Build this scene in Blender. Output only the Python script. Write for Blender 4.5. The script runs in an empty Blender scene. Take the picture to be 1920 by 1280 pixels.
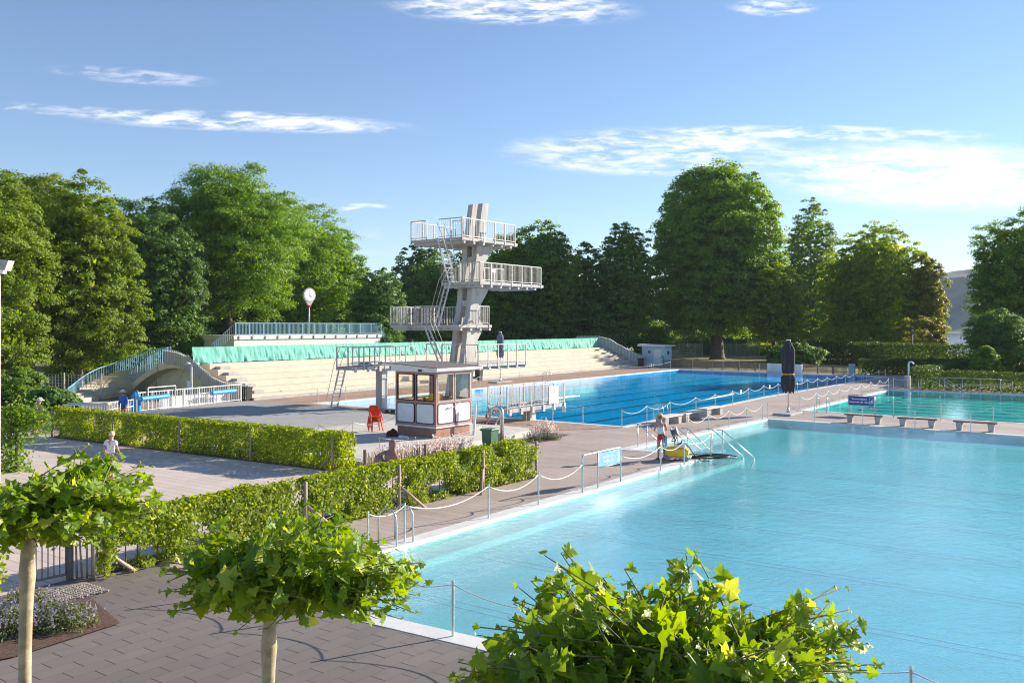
import bpy, bmesh, math, random
import numpy as np
from mathutils import Vector, Matrix, noise
from mathutils.geometry import delaunay_2d_cdt
R = math.radians
random.seed(7); RNG = np.random.default_rng(11)
SC = bpy.context.scene
COL = SC.collection
# ---------------------------------------------------------------- camera frame used to survey the place (metres)
F, HC, HZ = 1680.0, 4.9, 612.0
def G(px, py, z=0.0):
    d = F*(HC-z)/(py-HZ); return Vector(((px-960)*d/F, d, z))
def D(px, py, d):
    return Vector(((px-960)*d/F, d, HC-(py-HZ)*d/F))
U = Vector((.588, .809, 0)); M_ = Vector((-.809, .588, 0)); N_ = -M_; Z = Vector((0, 0, 1))
def P(u, m, z=0.0): return U*u + M_*m + Z*z
def frame(o, x=U, y=None):
    x = Vector(x).normalized(); y = Vector(y).normalized() if y is not None else Z.cross(x).normalized()
    m = Matrix.Identity(4)
    for i in range(3):
        m[i][0], m[i][1], m[i][2], m[i][3] = x[i], y[i], Z[i], o[i]
    return m
ORD = ['first', 'second', 'third', 'fourth', 'fifth', 'sixth', 'seventh', 'eighth', 'ninth', 'tenth', 'eleventh', 'twelfth',
       'thirteenth', 'fourteenth', 'fifteenth', 'sixteenth', 'seventeenth', 'eighteenth', 'nineteenth', 'twentieth']
# ---------------------------------------------------------------- materials
MATS = {}
class NT:
    """small node-graph writer"""
    def __init__(s, tree): s.t = tree; s.n = tree.nodes; s.l = tree.links
    def node(s, typ, **kw):
        nd = s.n.new(typ)
        for k, v in kw.items(): setattr(nd, k, v)
        return nd
    def put(s, nd, key, v):
        if isinstance(v, bpy.types.NodeSocket): s.l.new(v, nd.inputs[key])
        else: nd.inputs[key].default_value = v
    def math(s, op, a, b=0.0, c=0.0, clamp=False):
        nd = s.node('ShaderNodeMath', operation=op, use_clamp=clamp)
        s.put(nd, 0, a); s.put(nd, 1, b); s.put(nd, 2, c); return nd.outputs[0]
    def vmath(s, op, a, b=(0, 0, 0)):
        nd = s.node('ShaderNodeVectorMath', operation=op); s.put(nd, 0, a); s.put(nd, 1, b); return nd.outputs[0]
    def mix(s, f, a, b):
        nd = s.node('ShaderNodeMix', data_type='RGBA'); s.put(nd, 0, f); s.put(nd, 6, a); s.put(nd, 7, b); return nd.outputs[2]
    def ramp(s, f, lo, hi, a=0.0, b=1.0):
        nd = s.node('ShaderNodeMapRange'); nd.interpolation_type = 'SMOOTHSTEP'
        s.put(nd, 0, f); s.put(nd, 1, lo); s.put(nd, 2, hi); s.put(nd, 3, a); s.put(nd, 4, b); return nd.outputs[0]
    def noise(s, vec, scale, detail=3, rough=.55, dist=0.0):
        nd = s.node('ShaderNodeTexNoise'); s.put(nd, 'Vector', vec); s.put(nd, 'Scale', scale); s.put(nd, 'Detail', detail)
        s.put(nd, 'Roughness', rough); s.put(nd, 'Distortion', dist); return nd.outputs['Fac']
    def mapping(s, vec, loc=(0, 0, 0), rot=(0, 0, 0), sc=(1, 1, 1)):
        nd = s.node('ShaderNodeMapping'); s.put(nd, 'Vector', vec); s.put(nd, 'Location', loc); s.put(nd, 'Rotation', rot); s.put(nd, 'Scale', sc)
        return nd.outputs[0]
    def pos(s): return s.node('ShaderNodeNewGeometry').outputs['Position']
    def sep(s, v):
        nd = s.node('ShaderNodeSeparateXYZ'); s.put(nd, 0, v); return nd.outputs
    def bump(s, h, strength=.3, dist=.01):
        nd = s.node('ShaderNodeBump'); s.put(nd, 'Height', h); s.put(nd, 'Strength', strength); s.put(nd, 'Distance', dist); return nd.outputs[0]
def new_mat(name):
    m = bpy.data.materials.new(name); m.use_nodes = True
    t = NT(m.node_tree); t.n.clear(); out = t.node('ShaderNodeOutputMaterial'); t.out = out
    MATS[name] = m; return m, t
def c4(c): return (c[0], c[1], c[2], 1)
def mat(name, col, rough=.6, var=.18, scale=6, metal=0, bump=.15, bscale=40, spec=.5, dirt=0, dirt_scale=.7, dirt_col=None, stretch=(1, 1, 1)):
    if name in MATS: return MATS[name]
    m, t = new_mat(name)
    b = t.node('ShaderNodeBsdfPrincipled'); p = t.mapping(t.pos(), sc=stretch)
    n = t.noise(p, scale, 4, .6); n = t.ramp(n, .25, .75)
    lo = c4([c*(1-var) for c in col]); hi = c4([min(1, c*(1+var)) for c in col])
    cc = t.mix(n, lo, hi)
    if dirt:
        dn = t.ramp(t.noise(p, dirt_scale, 6, .65, .3), .48, .72, 0, dirt)
        cc = t.mix(dn, cc, c4(dirt_col or [c*.45 for c in col]))
    t.put(b, 'Base Color', cc); t.put(b, 'Roughness', rough); t.put(b, 'Metallic', metal); t.put(b, 'Specular IOR Level', spec)
    if bump: t.put(b, 'Normal', t.bump(t.noise(t.pos(), bscale, 3), bump, .01))
    t.l.new(b.outputs[0], t.out.inputs[0]); return m
def leaf_mat(name, c1, c2, c3, scale=.6, trans=.35, rough=.5, spec=.35, fine=0):
    """foliage: reflected and transmitted green, varying leaf by leaf and clump by clump"""
    m, t = new_mat(name)
    g = t.node('ShaderNodeNewGeometry'); rnd = g.outputs['Random Per Island']; p = g.outputs['Position']
    n = t.ramp(t.noise(p, scale, 3, .6), .3, .7)
    cc = t.mix(t.math('MULTIPLY_ADD', rnd, .6, t.math('MULTIPLY', n, .4)), c4(c1), c4(c2))
    cc = t.mix(t.ramp(rnd, .8, .98, 0, .8), cc, c4(c3))
    if fine: cc = t.mix(t.ramp(t.noise(p, fine, 3, .7), .35, .7, 0, .2), cc, c4([x*.6 for x in c1]))
    b = t.node('ShaderNodeBsdfPrincipled'); t.put(b, 'Base Color', cc); t.put(b, 'Roughness', rough); t.put(b, 'Specular IOR Level', spec)
    if fine: t.put(b, 'Normal', t.bump(t.noise(p, fine*1.5, 2), .5, .01))
    tr = t.node('ShaderNodeBsdfTranslucent'); hs = t.node('ShaderNodeHueSaturation'); t.put(hs, 'Hue', .485); t.put(hs, 'Saturation', 1.1); t.put(hs, 'Value', 1.9); t.put(hs, 'Color', cc)
    t.put(tr, 'Color', hs.outputs[0])
    mx = t.node('ShaderNodeMixShader'); t.put(mx, 0, trans); t.l.new(b.outputs[0], mx.inputs[1]); t.l.new(tr.outputs[0], mx.inputs[2])
    t.l.new(mx.outputs[0], t.out.inputs[0]); return m
def uv_coords(t):
    """ground coordinates turned to the pool axes: x along the long pool edges"""
    return t.mapping(t.pos(), rot=(0, 0, -math.atan2(.809, .588)))
def paver_mat(name, col, rowh, bw, dash, line, rough=.75, var=.13, joint=None, jw=.012, along='u'):
    m, t = new_mat(name); v = uv_coords(t); s = t.sep(v)
    a, b_ = (s[0], s[1]) if along == 'u' else (s[1], s[0])
    row = t.math('DIVIDE', b_, rowh); ri = t.math('FLOOR', row)
    rf = t.math('FRACT', row)
    wn = t.node('ShaderNodeTexWhiteNoise', noise_dimensions='1D'); t.put(wn, 'W', ri)
    ca = t.math('ADD', t.math('DIVIDE', a, bw), t.math('MULTIPLY', ri, .5)); ci = t.math('FLOOR', ca); cf = t.math('FRACT', ca)
    d1 = t.math('LESS_THAN', cf, jw/bw); l1 = t.math('LESS_THAN', rf, jw/rowh)
    w2 = t.node('ShaderNodeTexWhiteNoise', noise_dimensions='2D'); cx = t.node('ShaderNodeCombineXYZ'); t.put(cx, 0, ci); t.put(cx, 1, ri); t.put(w2, 'Vector', cx.outputs[0])
    dashv = t.math('MULTIPLY', d1, t.ramp(w2.outputs[0], .0, .7, dash*.5, dash))
    k = t.math('MAXIMUM', dashv, t.math('MULTIPLY', l1, line))
    tone = t.math('MULTIPLY_ADD', w2.outputs[0], var, 1-var/2)
    big = t.ramp(t.noise(v, .35, 5, .6), .3, .75, .88, 1.1)
    fine = t.math('MULTIPLY_ADD', t.noise(v, 90, 3, .7), .35, .82)
    f = t.math('MULTIPLY', t.math('MULTIPLY', tone, big), fine)
    vc = t.node('ShaderNodeVectorMath', operation='SCALE'); vc.inputs[0].default_value = col; t.put(vc, 'Scale', f)
    cc = t.mix(k, vc.outputs[0], c4(joint or [c*.12 for c in col]))
    sp = t.math('MAXIMUM', t.ramp(t.noise(v, 1.7, 6, .7), .58, .72, 0, .4), t.ramp(t.noise(v, 14, 3, .7), .68, .74, 0, .35))
    cc = t.mix(sp, cc, c4([c*.6 for c in col]))
    b = t.node('ShaderNodeBsdfPrincipled'); t.put(b, 'Base Color', cc); t.put(b, 'Roughness', rough)
    h = t.math('SUBTRACT', t.math('MULTIPLY', t.noise(v, 120, 3), .3), k)
    t.put(b, 'Normal', t.bump(h, .35, .01)); t.l.new(b.outputs[0], t.out.inputs[0]); return m
def water_mat(name, tint, scale, dist, strength=1.0, rough=.02, patch=(.12, .3), ior=1.33, refl=.66):
    """see-through tinted water with a rippled, reflecting surface"""
    m, t = new_mat(name); p = uv_coords(t)
    w = t.noise(t.mapping(p, sc=(1, 1.35, 1)), scale, 4, .62, .4)
    w2 = t.noise(p, scale*.22, 3, .5, .2)
    calm = t.ramp(t.noise(p, patch[0], 3, .5), .35, .65, patch[1], 1)
    h = t.math('MULTIPLY', t.math('ADD', w, t.math('MULTIPLY', w2, 1.6)), calm)
    nb = t.bump(h, strength, dist)
    fr = t.node('ShaderNodeFresnel'); t.put(fr, 'IOR', ior); fb = t.node('ShaderNodeFresnel'); t.put(fb, 'IOR', ior); t.put(fb, 'Normal', nb)
    fac = t.math('ADD', t.math('MULTIPLY', fr.outputs[0], refl*.62), t.math('MULTIPLY', fb.outputs[0], refl*.38))
    tr = t.node('ShaderNodeBsdfTransparent'); t.put(tr, 'Color', c4(tint))
    gl = t.node('ShaderNodeBsdfGlossy'); t.put(gl, 'Roughness', rough); t.put(gl, 'Color', (1, 1, 1, 1)); t.put(gl, 'Normal', nb)
    mx = t.node('ShaderNodeMixShader'); t.l.new(fac, mx.inputs[0]); t.l.new(tr.outputs[0], mx.inputs[1]); t.l.new(gl.outputs[0], mx.inputs[2])
    t.l.new(mx.outputs[0], t.out.inputs[0]); return m
def floor_mat(name, col, tile=.5):
    m, t = new_mat(name); p = uv_coords(t); sp = t.sep(p)
    fx = t.math('FRACT', t.math('DIVIDE', sp[0], tile)); fy = t.math('FRACT', t.math('DIVIDE', sp[1], tile*2)); gr = t.math('MAXIMUM', t.math('LESS_THAN', fx, .03), t.math('LESS_THAN', fy, .02))
    n = t.ramp(t.noise(p, .5, 5, .6), .3, .7, .85, 1.08)
    vc = t.node('ShaderNodeVectorMath', operation='SCALE'); vc.inputs[0].default_value = col; t.put(vc, 'Scale', n)
    b = t.node('ShaderNodeBsdfPrincipled'); t.put(b, 'Base Color', t.mix(t.math('MULTIPLY', gr, .35), vc.outputs[0], c4([c*.6 for c in col]))); t.put(b, 'Roughness', .6); t.l.new(b.outputs[0], t.out.inputs[0]); return m
def glass_mat(name, tint=(.75, .78, .75), rough=.02):
    m, t = new_mat(name)
    bf = t.node('ShaderNodeNewGeometry').outputs['Backfacing']
    fr = t.node('ShaderNodeFresnel'); t.put(fr, 'IOR', t.math('MULTIPLY_ADD', bf, 1/1.5-1.5, 1.5))
    tr = t.node('ShaderNodeBsdfTransparent'); t.put(tr, 'Color', c4(tint)); gl = t.node('ShaderNodeBsdfGlossy'); t.put(gl, 'Roughness', rough)
    mx = t.node('ShaderNodeMixShader'); t.l.new(fr.outputs[0], mx.inputs[0]); t.l.new(tr.outputs[0], mx.inputs[1]); t.l.new(gl.outputs[0], mx.inputs[2])
    t.l.new(mx.outputs[0], t.out.inputs[0]); return m
STEEL = mat('brushed_steel', (.62, .62, .62), .32, .1, 9, metal=.85, bump=.03)
GALV = mat('galvanised_steel', (.46, .44, .42), .55, .18, 5, metal=.2, bump=.08)
RAILW = mat('pale_rail_paint', (.62, .66, .68), .45, .12, 6, bump=.05)
RAILB = mat('blue_rail_paint', (.26, .48, .62), .45, .15, 6, bump=.05)
CONC = mat('weathered_concrete', (.42, .41, .39), .85, .14, 3, bump=.35, bscale=60, dirt=.45, dirt_scale=.9)
CONCL = mat('pale_concrete', (.56, .54, .49), .85, .1, 2, bump=.3, bscale=60, dirt=.35, dirt_scale=.7)
TOWERC = mat('tower_concrete', (.47, .445, .42), .8, .1, 3, bump=.25, bscale=40, dirt=.65, dirt_scale=1.6, stretch=(1, 1, .18))
CREAM = mat('cream_render', (.86, .77, .56), .8, .07, 2, bump=.2, dirt=.3)
SEATC = mat('tribune_concrete', (.60, .52, .415), .85, .07, 1.5, bump=.2, dirt=.35, dirt_scale=.5, dirt_col=(.5, .42, .33))
WHITEP = mat('white_paint', (.76, .77, .78), .5, .05, 4, bump=.05, dirt=.2)
COPE = mat('white_coping', (.72, .70, .67), .55, .06, 6, bump=.1, dirt=.22, dirt_scale=1.5)
ROPE = mat('white_rope', (.74, .72, .68), .8, .12, 30, bump=.2)
BLACKP = mat('black_plastic', (.02, .02, .022), .5, .2, 9, bump=.1)
WOODG = mat('grey_wood', (.23, .18, .14), .85, .3, 8, bump=.4, stretch=(3, 3, .5))
WOODP = mat('pale_wood_post', (.40, .31, .23), .8, .25, 6, bump=.4, stretch=(3, 3, .5))
SOIL = mat('bark_soil', (.11, .062, .04), .95, .55, 22, bump=.9, bscale=45)
BARK = mat('tree_bark', (.14, .11, .085), .9, .4, 5, bump=.9, bscale=14, stretch=(2, 2, .5))
PLANEBARK = mat('plane_bark', (.46, .36, .22), .8, .28, 9, bump=.4, bscale=18, dirt=.45, dirt_scale=4, dirt_col=(.24, .2, .12))
# ---------------------------------------------------------------- mesh builder
class MB:
    def __init__(s, xf=None): s.v = []; s.f = []; s.x = xf or Matrix.Identity(4); s.smooth = False
    def add(s, vs, fs):
        o = len(s.v); s.v += [s.x @ Vector(v) for v in vs]; s.f += [tuple(i+o for i in f) for f in fs]
    def box(s, a, b, bev=0):
        (x0, y0, z0), (x1, y1, z1) = a, b
        if bev:
            bm = bmesh.new(); bmesh.ops.create_cube(bm, size=1)
            for v in bm.verts: v.co = Vector(((x0+x1)/2+v.co.x*(x1-x0), (y0+y1)/2+v.co.y*(y1-y0), (z0+z1)/2+v.co.z*(z1-z0)))
            bmesh.ops.bevel(bm, geom=bm.edges[:], offset=bev, segments=2, affect='EDGES', profile=.5)
            bm.verts.index_update(); s.add([v.co[:] for v in bm.verts], [[v.index for v in f.verts] for f in bm.faces]); bm.free(); return s
        s.add([(x0, y0, z0), (x1, y0, z0), (x1, y1, z0), (x0, y1, z0), (x0, y0, z1), (x1, y0, z1), (x1, y1, z1), (x0, y1, z1)],
              [(3, 2, 1, 0), (4, 5, 6, 7), (0, 1, 5, 4), (1, 2, 6, 5), (2, 3, 7, 6), (3, 0, 4, 7)]); return s
    def prism(s, poly, z0, z1):
        n = len(poly); z0 = z0 if isinstance(z0, (list, tuple)) else [z0]*n; z1 = z1 if isinstance(z1, (list, tuple)) else [z1]*n
        vs = [(p[0], p[1], z) for p, z in zip(poly, z0)]+[(p[0], p[1], z) for p, z in zip(poly, z1)]
        s.add(vs, [tuple(range(n))[::-1], tuple(range(n, 2*n))]+[(i, (i+1) % n, n+(i+1) % n, n+i) for i in range(n)]); return s
    def plate(s, poly, th):
        """polygon given as x,z profile, thickness along local y from th[0] to th[1]"""
        n = len(poly); vs = [(p[0], th[0], p[1]) for p in poly]+[(p[0], th[1], p[1]) for p in poly]
        s.add(vs, [tuple(range(n)), tuple(range(n, 2*n))[::-1]]+[(i, n+i, n+(i+1) % n, (i+1) % n) for i in range(n)]); return s
    def tube(s, pts, r, n=6, cap=True):
        pts = [Vector(p) for p in pts]; k = len(pts); rs = r if isinstance(r, (list, tuple)) else [r]*k
        vs = []; fs = []; prev = None
        for i, p in enumerate(pts):
            t = (pts[min(i+1, k-1)]-pts[max(i-1, 0)])
            t = t.normalized() if t.length > 1e-9 else Vector((0, 0, 1))
            if prev is None:
                a = Vector((1, 0, 0)) if abs(t.x) < .8 else Vector((0, 1, 0)); e = t.cross(a).normalized()
            else: e = (prev-t*prev.dot(t)).normalized()
            prev = e; g = t.cross(e)
            for j in range(n):
                an = 2*math.pi*j/n; vs.append(p+(e*math.cos(an)+g*math.sin(an))*rs[i])
        for i in range(k-1):
            for j in range(n): fs.append((i*n+j, i*n+(j+1) % n, (i+1)*n+(j+1) % n, (i+1)*n+j))
        if cap: fs += [tuple(range(n))[::-1], tuple(range((k-1)*n, k*n))]
        s.add(vs, fs); return s
    def bar(s, a, b, w, h=None):
        """square bar from a to b"""
        a = Vector(a); b = Vector(b); t = (b-a).normalized(); h = h or w
        sd = t.cross(Z); sd = sd.normalized() if sd.length > .01 else Vector((1, 0, 0)); up = sd.cross(t).normalized()
        vs = []
        for q in (a, b):
            for i, j in ((-1, -1), (1, -1), (1, 1), (-1, 1)): vs.append(q+sd*(w/2*i)+up*(h/2*j))
        s.add(vs, [(3, 2, 1, 0), (4, 5, 6, 7), (0, 1, 5, 4), (1, 2, 6, 5), (2, 3, 7, 6), (3, 0, 4, 7)]); return s
    def lathe(s, prof, c=(0, 0, 0), n=16, sx=1, sy=1):
        vs = []; fs = []; k = len(prof)
        for r, z in prof:
            for j in range(n):
                a = 2*math.pi*j/n; vs.append((c[0]+r*sx*math.cos(a), c[1]+r*sy*math.sin(a), c[2]+z))
        for i in range(k-1):
            for j in range(n): fs.append((i*n+j, i*n+(j+1) % n, (i+1)*n+(j+1) % n, (i+1)*n+j))
        fs += [tuple(range(n))[::-1], tuple(range((k-1)*n, k*n))]
        s.add(vs, fs); return s
    def ball(s, c, r, n=10):
        rx, ry, rz = (r, r, r) if not isinstance(r, (tuple, list)) else r
        s.lathe([(math.sin(math.pi*i/n) if 0 < i < n else .02, -rz*math.cos(math.pi*i/n)) for i in range(n+1)], c, 12, rx, ry); return s
    def build(s, name, m=None, parent=None, smooth=None, root=None):
        off = Vector((0, 0, 0)); q = parent
        while q is not None: off += q.location; q = q.parent
        me = bpy.data.meshes.new(name); me.from_pydata([tuple(v-off) for v in s.v], [], s.f); me.validate()
        if m: me.materials.append(m)
        if smooth if smooth is not None else s.smooth: me.polygons.foreach_set('use_smooth', [True]*len(me.polygons))
        bm = bmesh.new(); bm.from_mesh(me); bmesh.ops.recalc_face_normals(bm, faces=bm.faces[:]); bm.to_mesh(me); bm.free()
        o = bpy.data.objects.new(name, me); COL.objects.link(o)
        if parent: o.parent = parent
        return o
def tag(o, label=None, cat=None, group=None, kind=None):
    if label: o['label'] = label
    if cat: o['category'] = cat
    if group: o['group'] = group
    if kind: o['kind'] = kind
    return o
def empty(name, loc, label, cat, group=None, kind=None):
    o = bpy.data.objects.new(name, None); COL.objects.link(o); o.location = Vector(loc); o.empty_display_size = .3
    return tag(o, label, cat, group, kind)
def kids(o): return [c for c in bpy.data.objects if c.parent == o]
CH = {}
def dup(o, loc, rz=None, label=None, group=None):
    r = o.copy(); COL.objects.link(r); r.location = Vector(loc)
    if rz is not None: r.rotation_euler = (0, 0, rz)
    if label: r['label'] = label
    if group: r['group'] = group
    for ch in kids(o):
        c = ch.copy(); COL.objects.link(c); c.parent = r
        for g in kids(ch):
            d = g.copy(); COL.objects.link(d); d.parent = c
    return r
def struct(mb, name, m, **k):
    o = mb.build(name, m, **k); o['kind'] = 'structure'; return o
def fill(outer, holes, z):
    """flat sheet with holes, triangulated"""
    pts = []; edges = []
    for loop in [outer]+holes:
        b = len(pts); pts += [Vector((p[0], p[1])) for p in loop]; n = len(loop)
        edges += [(b+i, b+(i+1) % n) for i in range(n)]
    vs, es, fs, *_ = delaunay_2d_cdt(pts, edges, [], 0, 1e-5)
    def inside(q, loop):
        c = False; n = len(loop)
        for i in range(n):
            a, b = loop[i], loop[(i+1) % n]
            if (a[1] > q[1]) != (b[1] > q[1]) and q[0] < (b[0]-a[0])*(q[1]-a[1])/(b[1]-a[1])+a[0]: c = not c
        return c
    keep = []
    for f in fs:
        q = sum((Vector(vs[i]) for i in f), Vector((0, 0)))/len(f)
        if inside(q, outer) and not any(inside(q, h) for h in holes): keep.append(tuple(f))
    mb = MB(); mb.add([(v[0], v[1], z) for v in vs], keep); return mb
def offset(poly, d):
    """grow (d>0) a counter-clockwise polygon outwards"""
    n = len(poly); out = []
    ar = sum(poly[i][0]*poly[(i+1) % n][1]-poly[(i+1) % n][0]*poly[i][1] for i in range(n)); sg = 1 if ar > 0 else -1
    for i in range(n):
        p0, p1, p2 = Vector(poly[i-1][:2]), Vector(poly[i][:2]), Vector(poly[(i+1) % n][:2])
        e1 = (p1-p0).normalized(); e2 = (p2-p1).normalized(); n1 = Vector((e1.y, -e1.x))*sg; n2 = Vector((e2.y, -e2.x))*sg
        b = (n1+n2); k = d*2/b.dot(b) if b.length > .05 else 0
        out.append(tuple(p1+b*k))
    return out
def sag(a, b, drop, n=12):
    return [a.lerp(b, i/n)-Z*(drop*4*(i/n)*(1-i/n)) for i in range(n+1)]
# ================================================================ SETTING
xy = lambda p: (p.x, p.y)
# water edges of the pools (surveyed)
P1 = [xy(G(486.6, 1101.7)), (9.4, 7.75), (42, -14), (42, 24.8), xy(G(1440.6, 785.7)), xy(G(1183, 841.5)), xy(G(1335, 853.5))]
P2 = [xy(G(598, 756.0)), xy(G(1167, 799.0)), xy(G(1431, 743.6)), xy(G(1656, 706.3)), xy(G(1273, 692.6))]
P3 = [xy(G(1508, 769.2)), xy(G(1920, 796.2)), (44, 20.5+10), (54, 52), xy(G(1668, 730.7))]
def ccw(p):
    a = sum(p[i][0]*p[(i+1) % len(p)][1]-p[(i+1) % len(p)][0]*p[i][1] for i in range(len(p))); return p if a > 0 else p[::-1]
P3 = [P3[0], (30.2, 42.2), (52, 26.6), (62, 41.5), (36.7, 64.3), P3[4]]
P1, P2, P3 = ccw(P1), ccw(P2), ccw(P3)
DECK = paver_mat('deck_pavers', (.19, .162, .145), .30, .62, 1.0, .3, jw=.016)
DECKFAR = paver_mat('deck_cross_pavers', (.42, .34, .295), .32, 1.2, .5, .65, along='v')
PLAZA = paver_mat('plaza_pavers', (.62, .515, .455), .36, 1.8, .4, .85, along='v', jw=.014)
BRICK = paver_mat('brick_paving', (.42, .27, .195), .30, .45, .55, .6, along='v', jw=.03)
cop = {}
for nm, poly, w in (('shallow', P1, .42), ('main', P2, .38), ('swimmer', P3, .34)): cop[nm] = offset(poly, w)
grass, t = new_mat('lawn')
n = t.noise(t.pos(), .25, 6, .65); n2 = t.noise(t.pos(), 9, 4, .7)
cc = t.mix(t.ramp(n, .35, .65), (.16, .17, .045, 1), (.34, .27, .10, 1)); cc = t.mix(t.math('MULTIPLY', n2, .5), cc, (.09, .12, .03, 1))
b = t.node('ShaderNodeBsdfPrincipled'); t.put(b, 'Base Color', cc); t.put(b, 'Roughness', .95); t.put(b, 'Normal', t.bump(t.noise(t.pos(), 25, 4, .8), .8, .05)); t.l.new(b.outputs[0], t.out.inputs[0])
bank = [(-420, 470), (-60, 250), (60, 182), (88, 166), (104, 140), (260, 60)]
outer = [(-420, -80), (260, -80)]+bank[::-1]
gm = fill(outer, [offset(c, -.05) for c in cop.values()], -.012)
for i in range(len(bank)-1):
    a, b2 = bank[i], bank[i+1]; k = len(gm.v)
    gm.add([(a[0], a[1], -.012), (b2[0], b2[1], -.012), (b2[0]+5, b2[1]+8, -4), (a[0]+5, a[1]+8, -4)], [(0, 1, 2, 3)])
struct(gm, 'ground', grass)
deck = [(-60, -8), (70, -8), (70, 38), (41, 65.5), (31.2, 72.2), (36, 80), (41.5, 88.5), (37.4, 89.6), (20, 104.9), (16.5, 112.5), (-18, 60), (-40, 50), (-60, 50)]
dk = fill(deck, list(cop.values()), 0.0)
# the deck near the camera is laid lengthwise, farther off it is laid crosswise
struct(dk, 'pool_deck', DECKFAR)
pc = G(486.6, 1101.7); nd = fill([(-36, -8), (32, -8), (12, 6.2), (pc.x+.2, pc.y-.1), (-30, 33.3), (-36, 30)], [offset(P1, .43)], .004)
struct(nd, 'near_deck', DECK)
plz = [(-45, 5), (-17.2, 5.2), (-8.3, 17.7), (.2, 29.1), (-1.0, 29.6), (-5.2, 29.7), (-21.5, 40.6), (-34, 52), (-60, 49), (-60, 5)]
struct(fill(plz, [], .008), 'plaza', PLAZA)
tA = Vector((-17.3, 59.6, 0)); tB = Vector((15.6, 110.3, 0)); tT = (tB-tA).normalized(); tN = Vector((-tT.y, tT.x, 0)); tL = (tB-tA).length
cm = cop['main']; 
# split the brick so that it butts the coping
def far_pt(px, py): return xy(G(px, py))
struct(fill([xy(tA+tN*.4-tT*2), xy(tB+tN*.3+tT*3), (19.2, 104.6)]+[(-12.7, 57.0)]+[(-14, 55.6), (-18.4, 54.5)], [cm], .0085), 'brick_terrace', BRICK)
struct(fill([(-14, 55.6), (-12.7, 57.0), (5.2, 43.3), (1.9, 42.2), (-2, 43.2), (-6, 44.3), (-10, 46.4), (-18.4, 54.5)], [cm], .0125), 'diving_terrace', BRICK)
for nm, poly in (('shallow', P1), ('main', P2), ('swimmer', P3)):
    mb = fill(cop[nm], [poly], .014)
    n = len(poly)
    for i in range(n):
        a, b2 = poly[i], poly[(i+1) % n]; mb.add([(a[0], a[1], .014), (b2[0], b2[1], .014), (b2[0], b2[1], -.09), (a[0], a[1], -.09)], [(0, 1, 2, 3)])
        a, b2 = cop[nm][i], cop[nm][(i+1) % n]; mb.add([(a[0], a[1], .014), (b2[0], b2[1], .014), (b2[0], b2[1], -.1), (a[0], a[1], -.1)], [(0, 1, 2, 3)])
    struct(mb, 'pool_coping', COPE)
def basin(nm, poly, depth, fm, wm, wl=-.035):
    mb = fill(poly, [], -depth); n = len(poly)
    for i in range(n):
        a, b2 = poly[i], poly[(i+1) % n]; mb.add([(a[0], a[1], -.09), (b2[0], b2[1], -.09), (b2[0], b2[1], -depth), (a[0], a[1], -depth)], [(0, 1, 2, 3)])
    struct(mb, 'pool_basin', fm); struct(fill(poly, [], wl), 'pool_water', wm)
FL1 = floor_mat('shallow_floor', (.22, .78, .80)); FL2 = floor_mat('deep_floor', (.04, .58, 1.0)); FL3 = floor_mat('swimmer_floor', (.40, .93, .93))
basin('shallow', P1, .36, FL1, water_mat('shallow_water', (.52, .96, .97), 17, .016, patch=(.1, .55), refl=.68))
basin('main', P2, .36, FL2, water_mat('deep_water', (.12, .90, 1.0), 3.0, .006, patch=(.1, .35), refl=.56))
basin('swimmer', P3, .36, FL3, water_mat('swimmer_water', (.34, .96, .96), 5.0, .008, patch=(.08, .5)))
LANE = mat('dark_lane_tile', (.03, .10, .22), .5, .1, 4, bump=0); SEAM = mat('floor_seam', (.42, .90, .92), .5, .1, 4, bump=0); STEPT = mat('pale_step', (.8, .86, .86), .5, .05, 3, bump=0)
mb = MB()
for k in range(8):
    a = Vector(P2[0]+(0,))
    a = G(598, 756).lerp(G(1167, 799), (k+.6)/8); a = a+U*1.5; e = a+U*46
    mb.x = frame(a, U); mb.box((0, -.13, -.356), (46, .13, -.35))
mb.x = Matrix.Identity(4); struct(mb, 'pool_lane_marking', LANE)
mb = MB()
for k in range(8):
    a = G(1508, 769.2)+U*(1.5+2.35*k)+N_*1.4; mb.x = frame(a, N_); mb.box((0, -.14, -.356), (25, .14, -.35)); mb.box((0, -.45, -.356), (.25, .45, -.35))
struct(mb, 'pool_lane_marking', LANE)
mb = MB()
pn = G(486.6, 1101.7)
for k in range(7):
    a = pn+U*(2.2+3.1*k)+N_*.7; mb.x = frame(a, N_); mb.box((0, -.03, -.357), (40, .03, -.352)); mb.box((0, .24, -.357), (40, .30, -.352))
struct(mb, 'pool_floor_seam', SEAM)
mb = MB(frame(pn+U*.1, U)); mb.box((0, -.75, -.355), (22.0, -.02, -.19)); struct(mb, 'pool_step', STEPT)
# steps of the notch beside the cleaner
mb = MB(frame(G(1183, 841.5), N_))
for k in range(4): mb.box((.12+k*.8, .05, -.355), (.9+k*.8, 3.6, -.08-.07*k))
struct(mb, 'pool_step', STEPT)
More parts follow.
